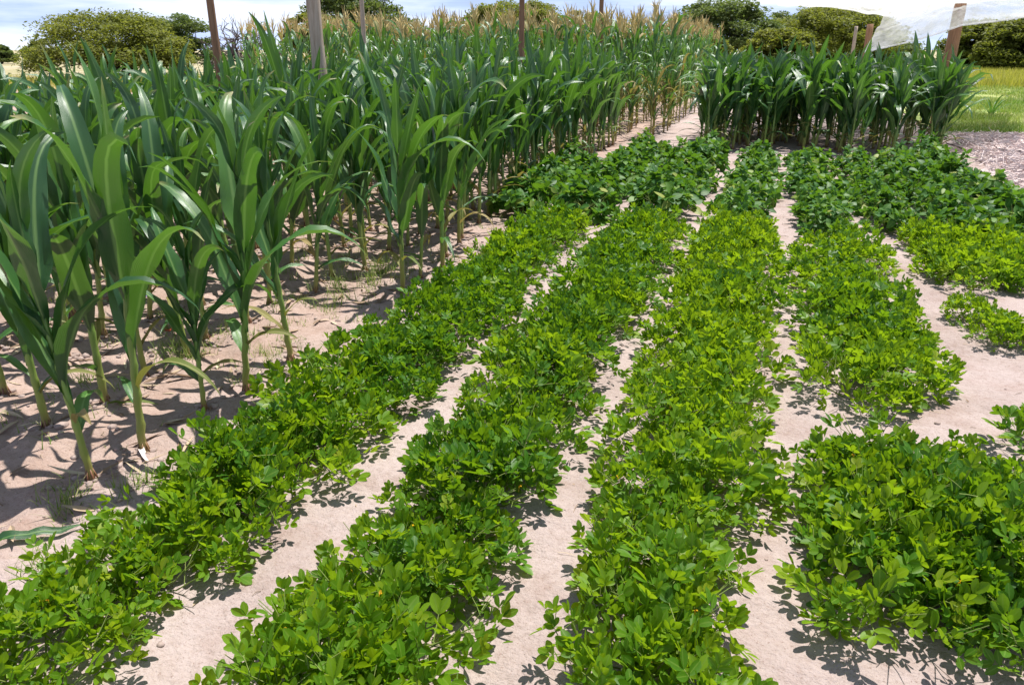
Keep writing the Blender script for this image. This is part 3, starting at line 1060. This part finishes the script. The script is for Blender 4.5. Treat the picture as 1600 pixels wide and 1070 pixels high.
# ------------------------------------------------------------------ groundnuts
def leaflet(L, Wd, fold, curl, kind='nut', ns=5):
    """Leaflet along +X, folded along the midrib."""
    V, UV, F = [], [], []
    for i in range(ns + 1):
        t = i / ns
        if kind == 'nut':
            w = Wd / 2 * (math.sin(PI * min(1, t ** 1.25 * 0.94 + 0.03))) ** 0.62
        else:
            w = Wd / 2 * (math.sin(PI * (t ** 0.72) * 0.97 + 0.02)) ** 0.8
        if i == 0: w = Wd * 0.06
        if i == ns: w = Wd * (0.13 if kind == 'nut' else 0.03)
        x = L * t; z = curl * L * (t * t - t * .2)
        for u in (-1, 0, 1):
            V.append((x, u * w * math.cos(fold), z + abs(u) * w * math.sin(fold)))
            UV.append((.5 + u * .5, t))
    for i in range(ns):
        for j in range(2):
            a = i * 3 + j
            F.append((a, a + 1, a + 4, a + 3))
    return np.array(V, np.float32), F, np.array(UV, np.float32)


def tet_leaf(seed, lod=False):
    """Groundnut leaf: petiole along +X rising, two pairs of oval leaflets."""
    rr = random.Random(seed)
    mb = MB()
    pl = rr.uniform(.035, .06)
    rise = rr.uniform(.1, .5)
    e = Vector((pl, 0, pl * rise)); tip = e + Vector((.014, 0, .014 * rise * .4))
    if not lod:
        mb.tube([(0, 0, 0), (pl * .5, 0, pl * rise * .62), e, tip], [.0016, .0014, .0012, .0009], 3, 0, 1, cap=False)
    close = rr.choice([0.2, .35, .5, .7, 1.0])
    for (p, ang, s) in ((e, 68, .92), (e, -68, .92), (tip, 27, 1.05), (tip, -27, 1.05)):
        L = rr.uniform(.037, .046) * s
        tpl = leaflet(L, L * rr.uniform(.52, .60), rr.uniform(.12, .5), rr.uniform(-.18, .12), ns=4 if lod else 5)
        a = math.radians(ang + rr.gauss(0, 8))
        M = Matrix.Translation(p) @ Matrix.Rotation(a, 4, 'Z') @ Matrix.Rotation(-rr.uniform(.0, .25) - close * .5, 4, 'Y') @ Matrix.Rotation(math.copysign(close * .5, -ang) + rr.gauss(0, .15), 4, 'X')
        mb.add_t(tpl, M, 0)
    return mb


T_nut, ME_nut, ME_nut_deep = [], [], []
for k in range(12):
    m_ = tet_leaf(700 + k)
    ME_nut.append(m_.mesh('groundnut_leaf', [M_nut, M_stem]))
    ME_nut_deep.append(m_.mesh('groundnut_leaf_deep', [M_nut_deep, M_stem]))
    m_ = tet_leaf(700 + k, True)
    T_nut.append((np.concatenate(m_.v), m_.f, np.concatenate(m_.uv)))


def nut_spots(rr, n, Rr, Hh, lo=0.35, hi=1.0):
    """Leaf frames of a low bush: shoot tips over a dome, each carrying a rosette of leaves."""
    out = []
    while len(out) < n:
        a = rr.uniform(0, 2 * PI); q = math.sqrt(rr.random())
        env = Hh * (1 - 0.55 * q ** 2.4)
        z = max(.03, env * rr.uniform(lo, hi))
        lean = q * 0.62 + rr.gauss(0, .2)
        T = Matrix.Translation((q * Rr * math.cos(a), q * Rr * math.sin(a), z)) @ Matrix.Rotation(a + rr.gauss(0, .3), 4, 'Z') @ Matrix.Rotation(lean, 4, 'Y')
        k = rr.randint(4, 6); ph = rr.uniform(0, 6.3)
        for j in range(k):
            t = j / (k - 1)
            M = T @ Matrix.Translation((0, 0, -.055 * t)) @ Matrix.Rotation(ph + j * 2.4, 4, 'Z') @ Matrix.Rotation(-(1.15 - 0.95 * t) + rr.gauss(0, .2), 4, 'Y') @ Matrix.Rotation(rr.gauss(0, .3), 4, 'X') @ Matrix.Scale((0.68 + 0.42 * t) * rr.uniform(.85, 1.15), 4)
            if M.translation.z < .02: M.translation.z = .02
            out.append(M)
    return out


def stems_mesh(rr, n, Rr, Hh, name):
    mb = MB()
    for k in range(n):
        a = 2 * PI * k / n + rr.gauss(0, .3); q = rr.uniform(.45, .92)
        e = Vector((q * Rr * math.cos(a), q * Rr * math.sin(a), Hh * rr.uniform(.5, .85) * (1 - .5 * q * q)))
        mid = Vector((e.x * .55, e.y * .55, e.z * .30))
        mb.tube([(0, 0, -.02), mid, e], [.0034, .0028, .0016], 4, rr.random(), cap=False)
        for j in range(3):
            t = rr.uniform(.3, .9)
            b = mid.lerp(e, t); aa = a + rr.gauss(0, .9)
            mb.tube([b, b + Vector((math.cos(aa) * .06, math.sin(aa) * .06, rr.uniform(.02, .07)))], [.0018, .0012], 3, rr.random(), cap=False)
    return mb.mesh(name, M_stem)


NUT_R, NUT_H = 0.252, 0.235
ME_nstem = [stems_mesh(random.Random(60 + k), 9, NUT_R, NUT_H, 'groundnut_stems') for k in range(5)]
ME_ninner, ME_nfull, ME_ninner_deep, ME_nfull_deep = [], [], [], []
for k in range(5):
    rr = random.Random(800 + k)
    mb = MB()
    for M in nut_spots(rr, 130, NUT_R * .98, NUT_H * .85, .15, .95):
        mb.add_t(rr.choice(T_nut), M, rr.random())
    ME_ninner.append(mb.mesh('groundnut_inner_leaves', M_nut))
    ME_ninner_deep.append(mb.mesh('groundnut_inner_leaves_deep', M_nut_deep))
for k in range(7):
    rr = random.Random(850 + k)
    mb = MB()
    for M in nut_spots(rr, 210, NUT_R, NUT_H, .22, 1.0):
        mb.add_t(rr.choice(T_nut), M, rr.random())
    ME_nfull.append(mb.mesh('groundnut_leaves', M_nut))
    ME_nfull_deep.append(mb.mesh('groundnut_leaves_deep', M_nut_deep))
M_flower = flat_material('yellow_petals', (0.75, 0.42, 0.01), 0.5)


def flower_mesh():
    mb = MB()
    for a, s, tz in ((0, .011, .9), (0.7, .007, .3), (-0.7, .007, .3)):
        t = leaflet(s, s * .9, .2, .1, ns=4)
        mb.add_t(t, Matrix.Rotation(a, 4, 'Z') @ Matrix.Rotation(-tz, 4, 'Y'))
    mb.tube([(0, 0, 0), (-.004, 0, -.02)], [.001, .0008], 4)
    return mb.mesh('groundnut_flower', M_flower)


ME_flower = flower_mesh()


def nut_plant(x, y, s, hs, label, group, seed, near, deep=False):
    rr = random.Random(seed)
    inner, full, single = (ME_ninner_deep, ME_nfull_deep, ME_nut_deep) if deep else (ME_ninner, ME_nfull, ME_nut)
    root = empty('groundnut_plant', (x, y, gz(x, y)), rr.uniform(0, 2 * PI))
    root.scale = (s, s, s * hs)
    tag(root, label, 'groundnut plant', group)
    link('stem', rr.choice(ME_nstem), root)
    if near:
        f = link('inner_leaves', rr.choice(inner), root); f['kind'] = 'stuff'
        for M in nut_spots(rr, 60, NUT_R, NUT_H, .6, 1.05):
            link('leaf', rr.choice(single), root, M)
        if rr.random() < .5:
            a = rr.uniform(0, 6.3); q = rr.uniform(.1, .2)
            link('flower', ME_flower, root, Matrix.Translation((q * math.cos(a), q * math.sin(a), rr.uniform(.12, .2))) @ Matrix.Rotation(a, 4, 'Z'))
    else:
        f = link('foliage', rr.choice(full), root); f['kind'] = 'stuff'
    return root


# rows: centre line x, half width, y ranges
NUTS = [('in the row next to the corn', 'groundnut plants in the row next to the corn', -1.73, 0.055, [(0.85, 7.0)], 1.0),
        ('in the second row from the corn', 'groundnut plants in the second row from the corn', -0.91, 0.05, [(0.9, 7.0)], 1.05),
        ('in the third row from the corn', 'groundnut plants in the third row from the corn', -0.155, 0.055, [(1.2, 7.05)], 1.0),
        ('in the big clump of the fourth row', 'groundnut plants in the near clump of the fourth row', 0.735, 0.23, [(2.07, 2.78)], 1.02),
        ('in the fourth row past its gap', 'groundnut plants in the far part of the fourth row', 0.65, 0.08, [(3.64, 6.6)], 1.04),
        ('in the small fifth-row clump', 'groundnut plants in the small clump of the fifth row', 1.40, 0.10, [(2.88, 3.5)], 1.0),
        ('in the thin fifth-row patch', 'groundnut plants in the thin patch of the fifth row', 1.62, 0.26, [(4.72, 5.2)], 0.62),
        ('in the patch just before the beans', 'groundnut plants in the patch before the beans', 1.72, 0.26, [(5.95, 7.3)], 1.0)]
nseed = 5000
nr = random.Random(19)
n_nut = 0
for lab, gr, cx, jx, spans, sc in NUTS:
    spots = []
    for (ya, yb) in spans:
        y, q = ya, 0
        while y <= yb:
            jw = jx + (0.048 * min(1, max(0, (y - 1.9) / .8)) if jx < .1 else 0)
            x = cx + (jw if q % 2 else -jw) * nr.uniform(.5, 1.2)
            if cx < -1 and y > 4.5: x -= 0.03 * (y - 4.5)
            if in_view(x, y, .5): spots.append((x, y, sc * nr.uniform(.9, 1.16)))
            if jx >= .15:
                x2, y2 = 2 * cx - x, y + nr.uniform(-.06, .06)
                if in_view(x2, y2, .5): spots.append((x2, y2, sc * nr.uniform(.85, 1.1)))
                if sc > 1: spots.append((cx + nr.uniform(-.06, .06), y + .09 + nr.uniform(-.04, .04), sc * nr.uniform(.9, 1.15)))
            y += 0.185 * sc * nr.uniform(.85, 1.2)
            q += 1
    spots.sort(key=lambda p: p[1])
    for k, (x, y, s) in enumerate(spots):
        n_nut += 1
        m = len(spots)
        if k < 12 and m > 8: l2 = 'groundnut plant %s, %s from the near end' % (lab, ordn[k])
        elif m - k <= 5: l2 = 'groundnut plant %s, %s from the far end' % (lab, ordn[m - k - 1])
        elif depth_of(x, y) < 3.2: l2 = 'large-leaved groundnut plant %s, near its middle' % lab
        else: l2 = 'groundnut plant %s, merging into the green mat' % lab
        pale = 0.9 if (abs(cx + .155) < .1 or 'patch' in lab) else (0.9 if (y < 1.9 and cx < 0) else (0.4 if cx > .3 or y < 2.8 else 0.2))
        nut_plant(x, y, s, nr.uniform(.85, 1.15), l2, gr, nseed + n_nut, depth_of(x, y) < 3.2, nr.random() > pale)
print('groundnuts', n_nut)

# ------------------------------------------------------------------ beans
BEAN_R, BEAN_H = 0.30, 0.40
ME_bean, ME_bstem = [], []


def tri_leaf(rr):
    V, F, UV, n = [], [], [], 0
    for ang, s, off in ((0, 1.1, .03), (75, .95, 0), (-75, .95, 0)):
        L = rr.uniform(.075, .105) * s
        tpl = leaflet(L, L * rr.uniform(.62, .78), rr.uniform(.05, .3), rr.uniform(-.3, .0), 'bean', ns=4)
        M = np.array(Matrix.Translation((off, 0, 0)) @ Matrix.Rotation(math.radians(ang + rr.gauss(0, 10)), 4, 'Z') @ Matrix.Rotation(rr.gauss(.25, .3), 4, 'Y') @ Matrix.Rotation(rr.gauss(0, .3), 4, 'X'), dtype=np.float32)
        V.append(tpl[0] @ M[:3, :3].T + M[:3, 3]); UV.append(tpl[2]); F += [[i + n for i in f] for f in tpl[1]]; n += len(tpl[0])
    return np.concatenate(V), F, np.concatenate(UV)


for k in range(7):
    rr = random.Random(1200 + k)
    mb = MB()
    for M in nut_spots(rr, 70, BEAN_R, BEAN_H, .3, 1.05):
        mb.add_t(tri_leaf(rr), M, rr.random())
    ME_bean.append(mb.mesh('bean_leaves', M_bean))
    ME_bstem.append(stems_mesh(rr, 10, BEAN_R, BEAN_H, 'bean_stems'))

BEANS = [('bean row beside the corn', 'bean plants in the row beside the corn', -2.42, 7.2, 10.6),
         ('second bean row from the corn', 'bean plants in the second row from the corn', -1.72, 7.2, 12.2),
         ('third bean row from the corn', 'bean plants in the third row from the corn', -0.92, 7.3, 12.6),
         ('fourth bean row', 'bean plants in the fourth row', -0.07, 7.35, 12.4),
         ('fifth bean row', 'bean plants in the fifth row', 0.56, 7.15, 12.4),
         ('sixth bean row', 'bean plants in the sixth row', 1.18, 7.5, 12.3),
         ('seventh bean row', 'bean plants in the seventh row', 1.74, 7.2, 12.4),
         ('bean row beside the mulch bed', 'bean plants beside the mulch bed', 2.26, 7.4, 13.0)]
nb = 0
br = random.Random(23)
for lab, gr, cx, ya, yb in BEANS:
    y = ya + br.uniform(0, .15)
    wide = 1.16 if cx < -0.5 else (0.95 if cx > 1.5 else (0.82 if cx > 1 else 0.92))
    k = 0
    while y < yb:
        x = cx + br.gauss(0, .05)
        if in_view(x, y, .4):
            root = empty('bean_plant', (x, y, gz(x, y)), br.uniform(0, 6.3))
            s = wide * br.uniform(.85, 1.15)
            root.scale = (s, s, s * br.uniform(.8, 1.15) * (0.88 if cx < 1.8 else 0.95))
            l2 = 'bean plant in the ' + lab + (', %s from the groundnut end' % ordn[k] if k < 5 else ', further along the row')
            tag(root, l2, 'bean plant', gr)
            b = br.randrange(7)
            link('stem', ME_bstem[b], root)
            f = link('foliage', ME_bean[b], root); f['kind'] = 'stuff'
            nb += 1
            k += 1
        y += br.uniform(.22, .34)
print('beans', nb)


# ------------------------------------------------------------------ weeds, grass, straw, litter
def blade(mb, p, az, L, lean, w, tint, curve=0.5):
    d = Vector((math.cos(az), math.sin(az), 0)); sd = Vector((-math.sin(az), math.cos(az), 0))
    V, UV = [], []
    q = Vector(p)
    for i in range(4):
        t = i / 3
        th = lean + curve * t * t
        if i: q = q + (d * math.sin(th) + Vector((0, 0, math.cos(th)))) * (L / 3)
        ww = w * (1 - t) if i < 3 else 0.0003
        V += [(q - sd * ww)[:], (q + sd * ww)[:]]
        UV += [(.2, t), (.8, t)]
    mb.add(V, [(0, 1, 3, 2), (2, 3, 5, 4), (4, 5, 7, 6)], UV, tint)


wr = random.Random(31)
mb = MB()


def tuft(mb, x, y, n, L, spread, t0=0.0, t1=1.0, w=.0022):
    for k in range(n):
        a = wr.uniform(0, 6.3); q = spread * math.sqrt(wr.random())
        xx, yy = x + q * math.cos(a), y + q * math.sin(a)
        blade(mb, (xx, yy, gz(xx, yy) - .004), wr.uniform(0, 6.3), L * wr.uniform(.5, 1.2), wr.uniform(.1, .9), w * wr.uniform(.7, 1.4), wr.uniform(t0, t1), wr.uniform(0, .9))


for (px, py, n, L, spx) in [(570, 440, 170, .12, 55), (600, 425, 120, .10, 45), (520, 470, 90, .07, 50), (480, 520, 70, .06, 60), (270, 545, 110, .09, 50), (500, 420, 110, .09, 60),
                            (130, 600, 60, .09, 40), (110, 800, 28, .07, 30), (60, 790, 30, .08, 40), (285, 560, 60, .10, 30), (420, 560, 60, .07, 50), (640, 400, 90, .09, 40),
                            (330, 520, 60, .07, 50), (700, 400, 60, .06, 40), (390, 590, 30, .05, 40), (190, 770, 26, .06, 25), (60, 880, 14, .05, 30), (560, 500, 50, .05, 50), (610, 480, 40, .05, 30),
                            (250, 500, 80, .09, 50), (150, 520, 60, .08, 40), (450, 480, 60, .08, 50), (230, 760, 14, .10, 18)]:
    for k in range(max(3, n // 9)):
        p = on_ground(px + wr.gauss(0, spx * .5), py + wr.gauss(0, spx * .28))
        if p.x > -2.0: continue
        tuft(mb, p.x, p.y, 14, L * 1.25, .06)
for k in range(1100):
    y = wr.uniform(1.6, 11); x = wr.uniform(-7, -2.1)
    if in_view(x, y) and float(vnoise(x * 1.3, y * 1.3, 8)) > 0.45: tuft(mb, x, y, 6, wr.uniform(.03, .09), .05, .3, 1.0)
tag(mb.obj('grass', M_grass, smooth=False), 'thin grass weeds sprouting from the soil between the corn stems', 'grass', kind='stuff')

mb = MB()   # grass over the field beyond the mulch
for k in range(6500):
    d = 13.5 + 40 * wr.random() ** 1.7
    px = wr.uniform(1470, 1640)
    p = at_depth(px, 100, d)
    if p.x < 3.5 + (0.25 if p.y < 17.2 else 0) or (p.y < 17.0 and p.x < 5.5): continue
    gv = float(vnoise(p.x * .55, p.y * .55, 21)); tt = float(vnoise(p.x * .8, p.y * .8, 22))
    if gv < .22: continue
    for q in range(4):
        xx, yy = p.x + wr.gauss(0, .12), p.y + wr.gauss(0, .12)
        blade(mb, (xx, yy, gz(xx, yy) + .02), wr.uniform(0, 6.3), wr.uniform(.06, .16) + .28 * max(0, gv - .45), wr.uniform(.1, .7), .007 * (1 + d / 30), min(.98, max(0, tt * 1.1 - .1 + wr.uniform(-.15, .15))), wr.uniform(0, .9))
tag(mb.obj('grass', M_grass, smooth=False), 'mixed green grass covering the field past the straw', 'grass', kind='stuff')
mb = MB()
for k in range(3800):
    d = wr.uniform(34, 62)
    p = at_depth(wr.uniform(1490, 1660), 90, d)
    for q in range(3):
        xx, yy = p.x + wr.gauss(0, .3), p.y + wr.gauss(0, .3)
        blade(mb, (xx, yy, 0.02), wr.uniform(0, 6.3), wr.uniform(.3, .62), wr.uniform(.05, .4), .02, wr.random(), wr.uniform(0, .6))
tag(mb.obj('grass', M_tallgrass, smooth=False), 'tall yellow flowering grass in front of the far thicket', 'grass', kind='stuff')
mb = MB()
for k in range(5200):
    d = wr.uniform(31, 46)
    p = at_depth(wr.uniform(-60, 470), 100, d)
    blade(mb, (p.x, p.y, 0.0), wr.uniform(0, 6.3), wr.uniform(.2, .55), wr.uniform(.05, .5), .02, wr.uniform(.5, 1), wr.uniform(0, .7))
tag(mb.obj('grass', M_tallgrass, smooth=False), 'dry straw-coloured veld grass at the foot of the acacias', 'grass', kind='stuff')

# a wide-leaved grass clump out in the field
p = on_ground(1548, 183)
root = empty('grass_clump', (p.x, p.y, gz(p.x, p.y) + .02))
tag(root, 'spiky green clump of long blades standing alone in the grass field', 'plant')
for k in range(13):
    t = corn_leaf(wr.uniform(.8, 1.2), .055, wr.uniform(.2, .7), wr.uniform(1.0, 2.3), 1.4, wr.uniform(-.5, .5), .003, wr.uniform(-.4, .4), k, 9, 2)
    mb = MB(); mb.add(*t)
    mb.obj('leaf', M_corn, root, Matrix.Rotation(k * 2.39, 4, 'Z'))
# lone green plants near the mulch
mb = MB()
for (px, py) in [(1590, 225), (1560, 215), (1520, 205), (1575, 205), (1545, 210)]:
    p = on_ground(px, py)
    for k in range(110):
        xx, yy = p.x + wr.gauss(0, .28), p.y + wr.gauss(0, .25)
        blade(mb, (xx, yy, gz(xx, yy) + .03), wr.uniform(0, 6.3), wr.uniform(.1, .28), wr.uniform(.2, 1.0), .014, wr.uniform(0, .7), .6)
tag(mb.obj('weeds', M_grass, smooth=False), 'bright leafy weeds along the far edge of the mulch bed', 'weeds', kind='stuff')

mb = MB()   # straw
for k in range(5500):
    u, v = wr.random(), wr.random()
    x = 2.72 + .55 * v + 2.6 * u; y = 8.6 + 8.3 * v
    a = wr.uniform(0, PI); L = wr.uniform(.06, .3); w = .0055
    z = gz(x, y) + .05 + wr.uniform(0, .07) + .15 * math.sin(PI * min(1, u * 1.3)) * min(1, v * 5, (1 - v) * 5)
    dv = Vector((math.cos(a), math.sin(a), wr.gauss(0, .3))) * L
    c = Vector((x, y, z))
    mb.tube([c - dv * .5, c + dv * .5], [w, w * .8], 3, wr.random(), cap=False)
tag(mb.obj('straw', M_straw, smooth=False), 'loose pale dry straw scattered thickly on the mulch bed', 'straw', kind='stuff')

mb = MB()   # leaf litter, twigs on the sand
for k in range(2600):
    y = wr.uniform(1.0, 9.0); x = wr.uniform(-6.5, 2.6)
    if not in_view(x, y): continue
    if x > -2.0 and wr.random() < .55: continue
    a = wr.uniform(0, 6.3)
    if wr.random() < .55:
        L = wr.uniform(.015, .07)
        dv = Vector((math.cos(a), math.sin(a), 0)) * L
        c = Vector((x, y, gz(x, y) + .003))
        mb.tube([c - dv * .5, c + Vector((wr.gauss(0, .004), wr.gauss(0, .004), .004)), c + dv * .5], [.0011, .0013, .0007], 3, wr.random(), cap=False)
    else:
        L = wr.uniform(.012, .035) if x > -2 else wr.uniform(.02, .16)
        mb.add_t(leaflet(L, min(.03, L * wr.uniform(.15, .4)), wr.uniform(.1, .7), wr.uniform(-.2, .3), 'bean', 4),
                 Matrix.Translation((x, y, gz(x, y) + .004)) @ Matrix.Rotation(a, 4, 'Z') @ Matrix.Rotation(wr.gauss(0, .2), 4, 'X'), wr.random())
for (cx_, cy_) in corn_spots:
    if depth_of(cx_, cy_) > 8: continue
    for k in range(7):
        a = wr.uniform(0, 6.3); q = wr.uniform(.03, .22)
        x, y = cx_ + q * math.cos(a), cy_ + q * math.sin(a)
        L = wr.uniform(.04, .19)
        mb.add_t(leaflet(L, min(.026, L * wr.uniform(.1, .3)), wr.uniform(.1, .8), wr.uniform(-.2, .35), 'bean', 4),
                 Matrix.Translation((x, y, gz(x, y) + .005)) @ Matrix.Rotation(wr.uniform(0, 6.3), 4, 'Z') @ Matrix.Rotation(wr.gauss(0, .3), 4, 'X'), wr.random())
tag(mb.obj('leaf_litter', M_dry, smooth=False), 'small dry twigs and leaf bits strewn over the sand', 'leaf litter', kind='stuff')

mb = MB()   # clods and small stones
ico_v = np.array([(0, 0, 1), (.89, 0, .45), (.28, .85, .45), (-.72, .53, .45), (-.72, -.53, .45), (.28, -.85, .45), (.72, .53, -.45), (-.28, .85, -.45), (-.89, 0, -.45), (-.28, -.85, -.45), (.72, -.53, -.45), (0, 0, -1)], np.float32)
ico_f = [(0, 1, 2), (0, 2, 3), (0, 3, 4), (0, 4, 5), (0, 5, 1), (1, 6, 2), (2, 7, 3), (3, 8, 4), (4, 9, 5), (5, 10, 1), (6, 7, 2), (7, 8, 3), (8, 9, 4), (9, 10, 5), (10, 6, 1), (11, 7, 6), (11, 8, 7), (11, 9, 8), (11, 10, 9), (11, 6, 10)]
for k in range(2600):
    y = wr.uniform(1.1, 8.5); x = wr.uniform(-6, -1.9) if wr.random() < .8 else wr.uniform(-2, 2.4)
    if not in_view(x, y): continue
    s = min(.03, .004 + wr.expovariate(1 / .006)) * (1 if x < -2 else .5)
    mb.add(ico_v * np.array([s, s * wr.uniform(.7, 1.2), s * .6]) * NP.uniform(.75, 1.2, (12, 1)) + np.array([x, y, gz(x, y) + s * .15]), ico_f)
for (cx_, cy_) in corn_spots:
    if depth_of(cx_, cy_) > 7: continue
    for k in range(14):
        a = wr.uniform(0, 6.3); q = abs(wr.gauss(0, .07)) + .015
        x, y = cx_ + q * math.cos(a), cy_ + q * math.sin(a)
        s = wr.uniform(.008, .024)
        mb.add(ico_v * np.array([s, s * wr.uniform(.7, 1.2), s * .6]) * NP.uniform(.75, 1.2, (12, 1)) + np.array([x, y, gz(x, y) + s * .1]), ico_f)
tag(mb.obj('soil_clods', M_clod), 'crumbly little soil clods lying among the corn stems', 'soil clods', kind='stuff')


# fallen corn leaves
def fallen_leaf(px, py, az, L, Wd, mat, label, lift=.012):
    p = on_ground(px, py)
    t = corn_leaf(L, Wd, math.radians(80), math.radians(99), 1.0, .5, .012, .35, px, 14, 4)
    V = t[0].copy()
    mb = MB()
    ca, sa = math.cos(az), math.sin(az)
    X = p.x + V[:, 0] * ca - V[:, 1] * sa; Y = p.y + V[:, 0] * sa + V[:, 1] * ca
    zg = ground_h(X, Y)
    z = V[:, 2] - V[:, 2].min()
    c = Vector((p.x, p.y, gz(p.x, p.y)))
    mb.add(np.stack([X - c.x, Y - c.y, zg - c.z + np.minimum(z, .05) + lift], -1), t[1], t[2])
    o = mb.obj('fallen_leaf', mat)
    o.location = c
    return tag(o, label, 'fallen leaf')


fallen_leaf(-40, 868, YAW + 0.28, .34, .042, M_corn, 'long green corn leaf fallen on the sand beside the first groundnut row')
fallen_leaf(222, 700, YAW - 1.1, .17, .026, M_straw, 'bleached white leaf lying at the foot of the thick-stemmed corn plant')
fallen_leaf(170, 640, YAW + 0.2, .22, .03, M_corn_old, 'yellow dry leaf at the foot of the yellow-green stem')


# scraps of litter
def scrap(name, px, py, col, sx, sy, az, label, stripe=None):
    p = on_ground(px, py)
    mats = [flat_material(name + '_print', col, .35)]
    rr = random.Random(px)
    mb = MB()
    V, UV = [], []
    n = 7
    for i in range(n + 1):
        for j in range(n + 1):
            u, v = i / n - .5, j / n - .5
            z = .006 + .016 * float(vnoise(u * 5 + px, v * 5, 3)) + .02 * abs(u) * rr.uniform(.6, 1.2)
            V.append((u * sx + rr.gauss(0, .0015), v * sy + rr.gauss(0, .0015), z)); UV.append((u + .5, v + .5))
    F = [(i * (n + 1) + j, (i + 1) * (n + 1) + j, (i + 1) * (n + 1) + j + 1, i * (n + 1) + j + 1) for i in range(n) for j in range(n)]
    mb.add(V, F, UV)
    if stripe:
        mats.append(flat_material(name + '_stripe', stripe, .35))
        mb.m = [1 if (k % n) < 3 else 0 for k in range(len(F))]
    o = mb.obj(name, mats)
    o.location = (p.x, p.y, gz(p.x, p.y))
    o.rotation_euler = (0, 0, az)
    return tag(o, label, 'litter')


scrap('wrapper', 137, 505, (0.70, 0.70, 0.76), .075, .05, YAW, 'crumpled white and red wrapper among the corn stems', (0.55, 0.02, 0.05))
scrap('plastic_scrap', 224, 468, (0.22, 0.16, 0.48), .07, .045, YAW + .4, 'small purple plastic scrap on the soil under the corn')
scrap('plastic_scrap', 131, 470, (0.60, 0.62, 0.80), .05, .05, YAW + .9, 'pale bluish plastic scrap beyond the striped wrapper')
scrap('plastic_scrap', 264, 519, (0.50, 0.08, 0.03), .035, .03, YAW, 'tiny red scrap on the soil in front of the stunted corn plant')
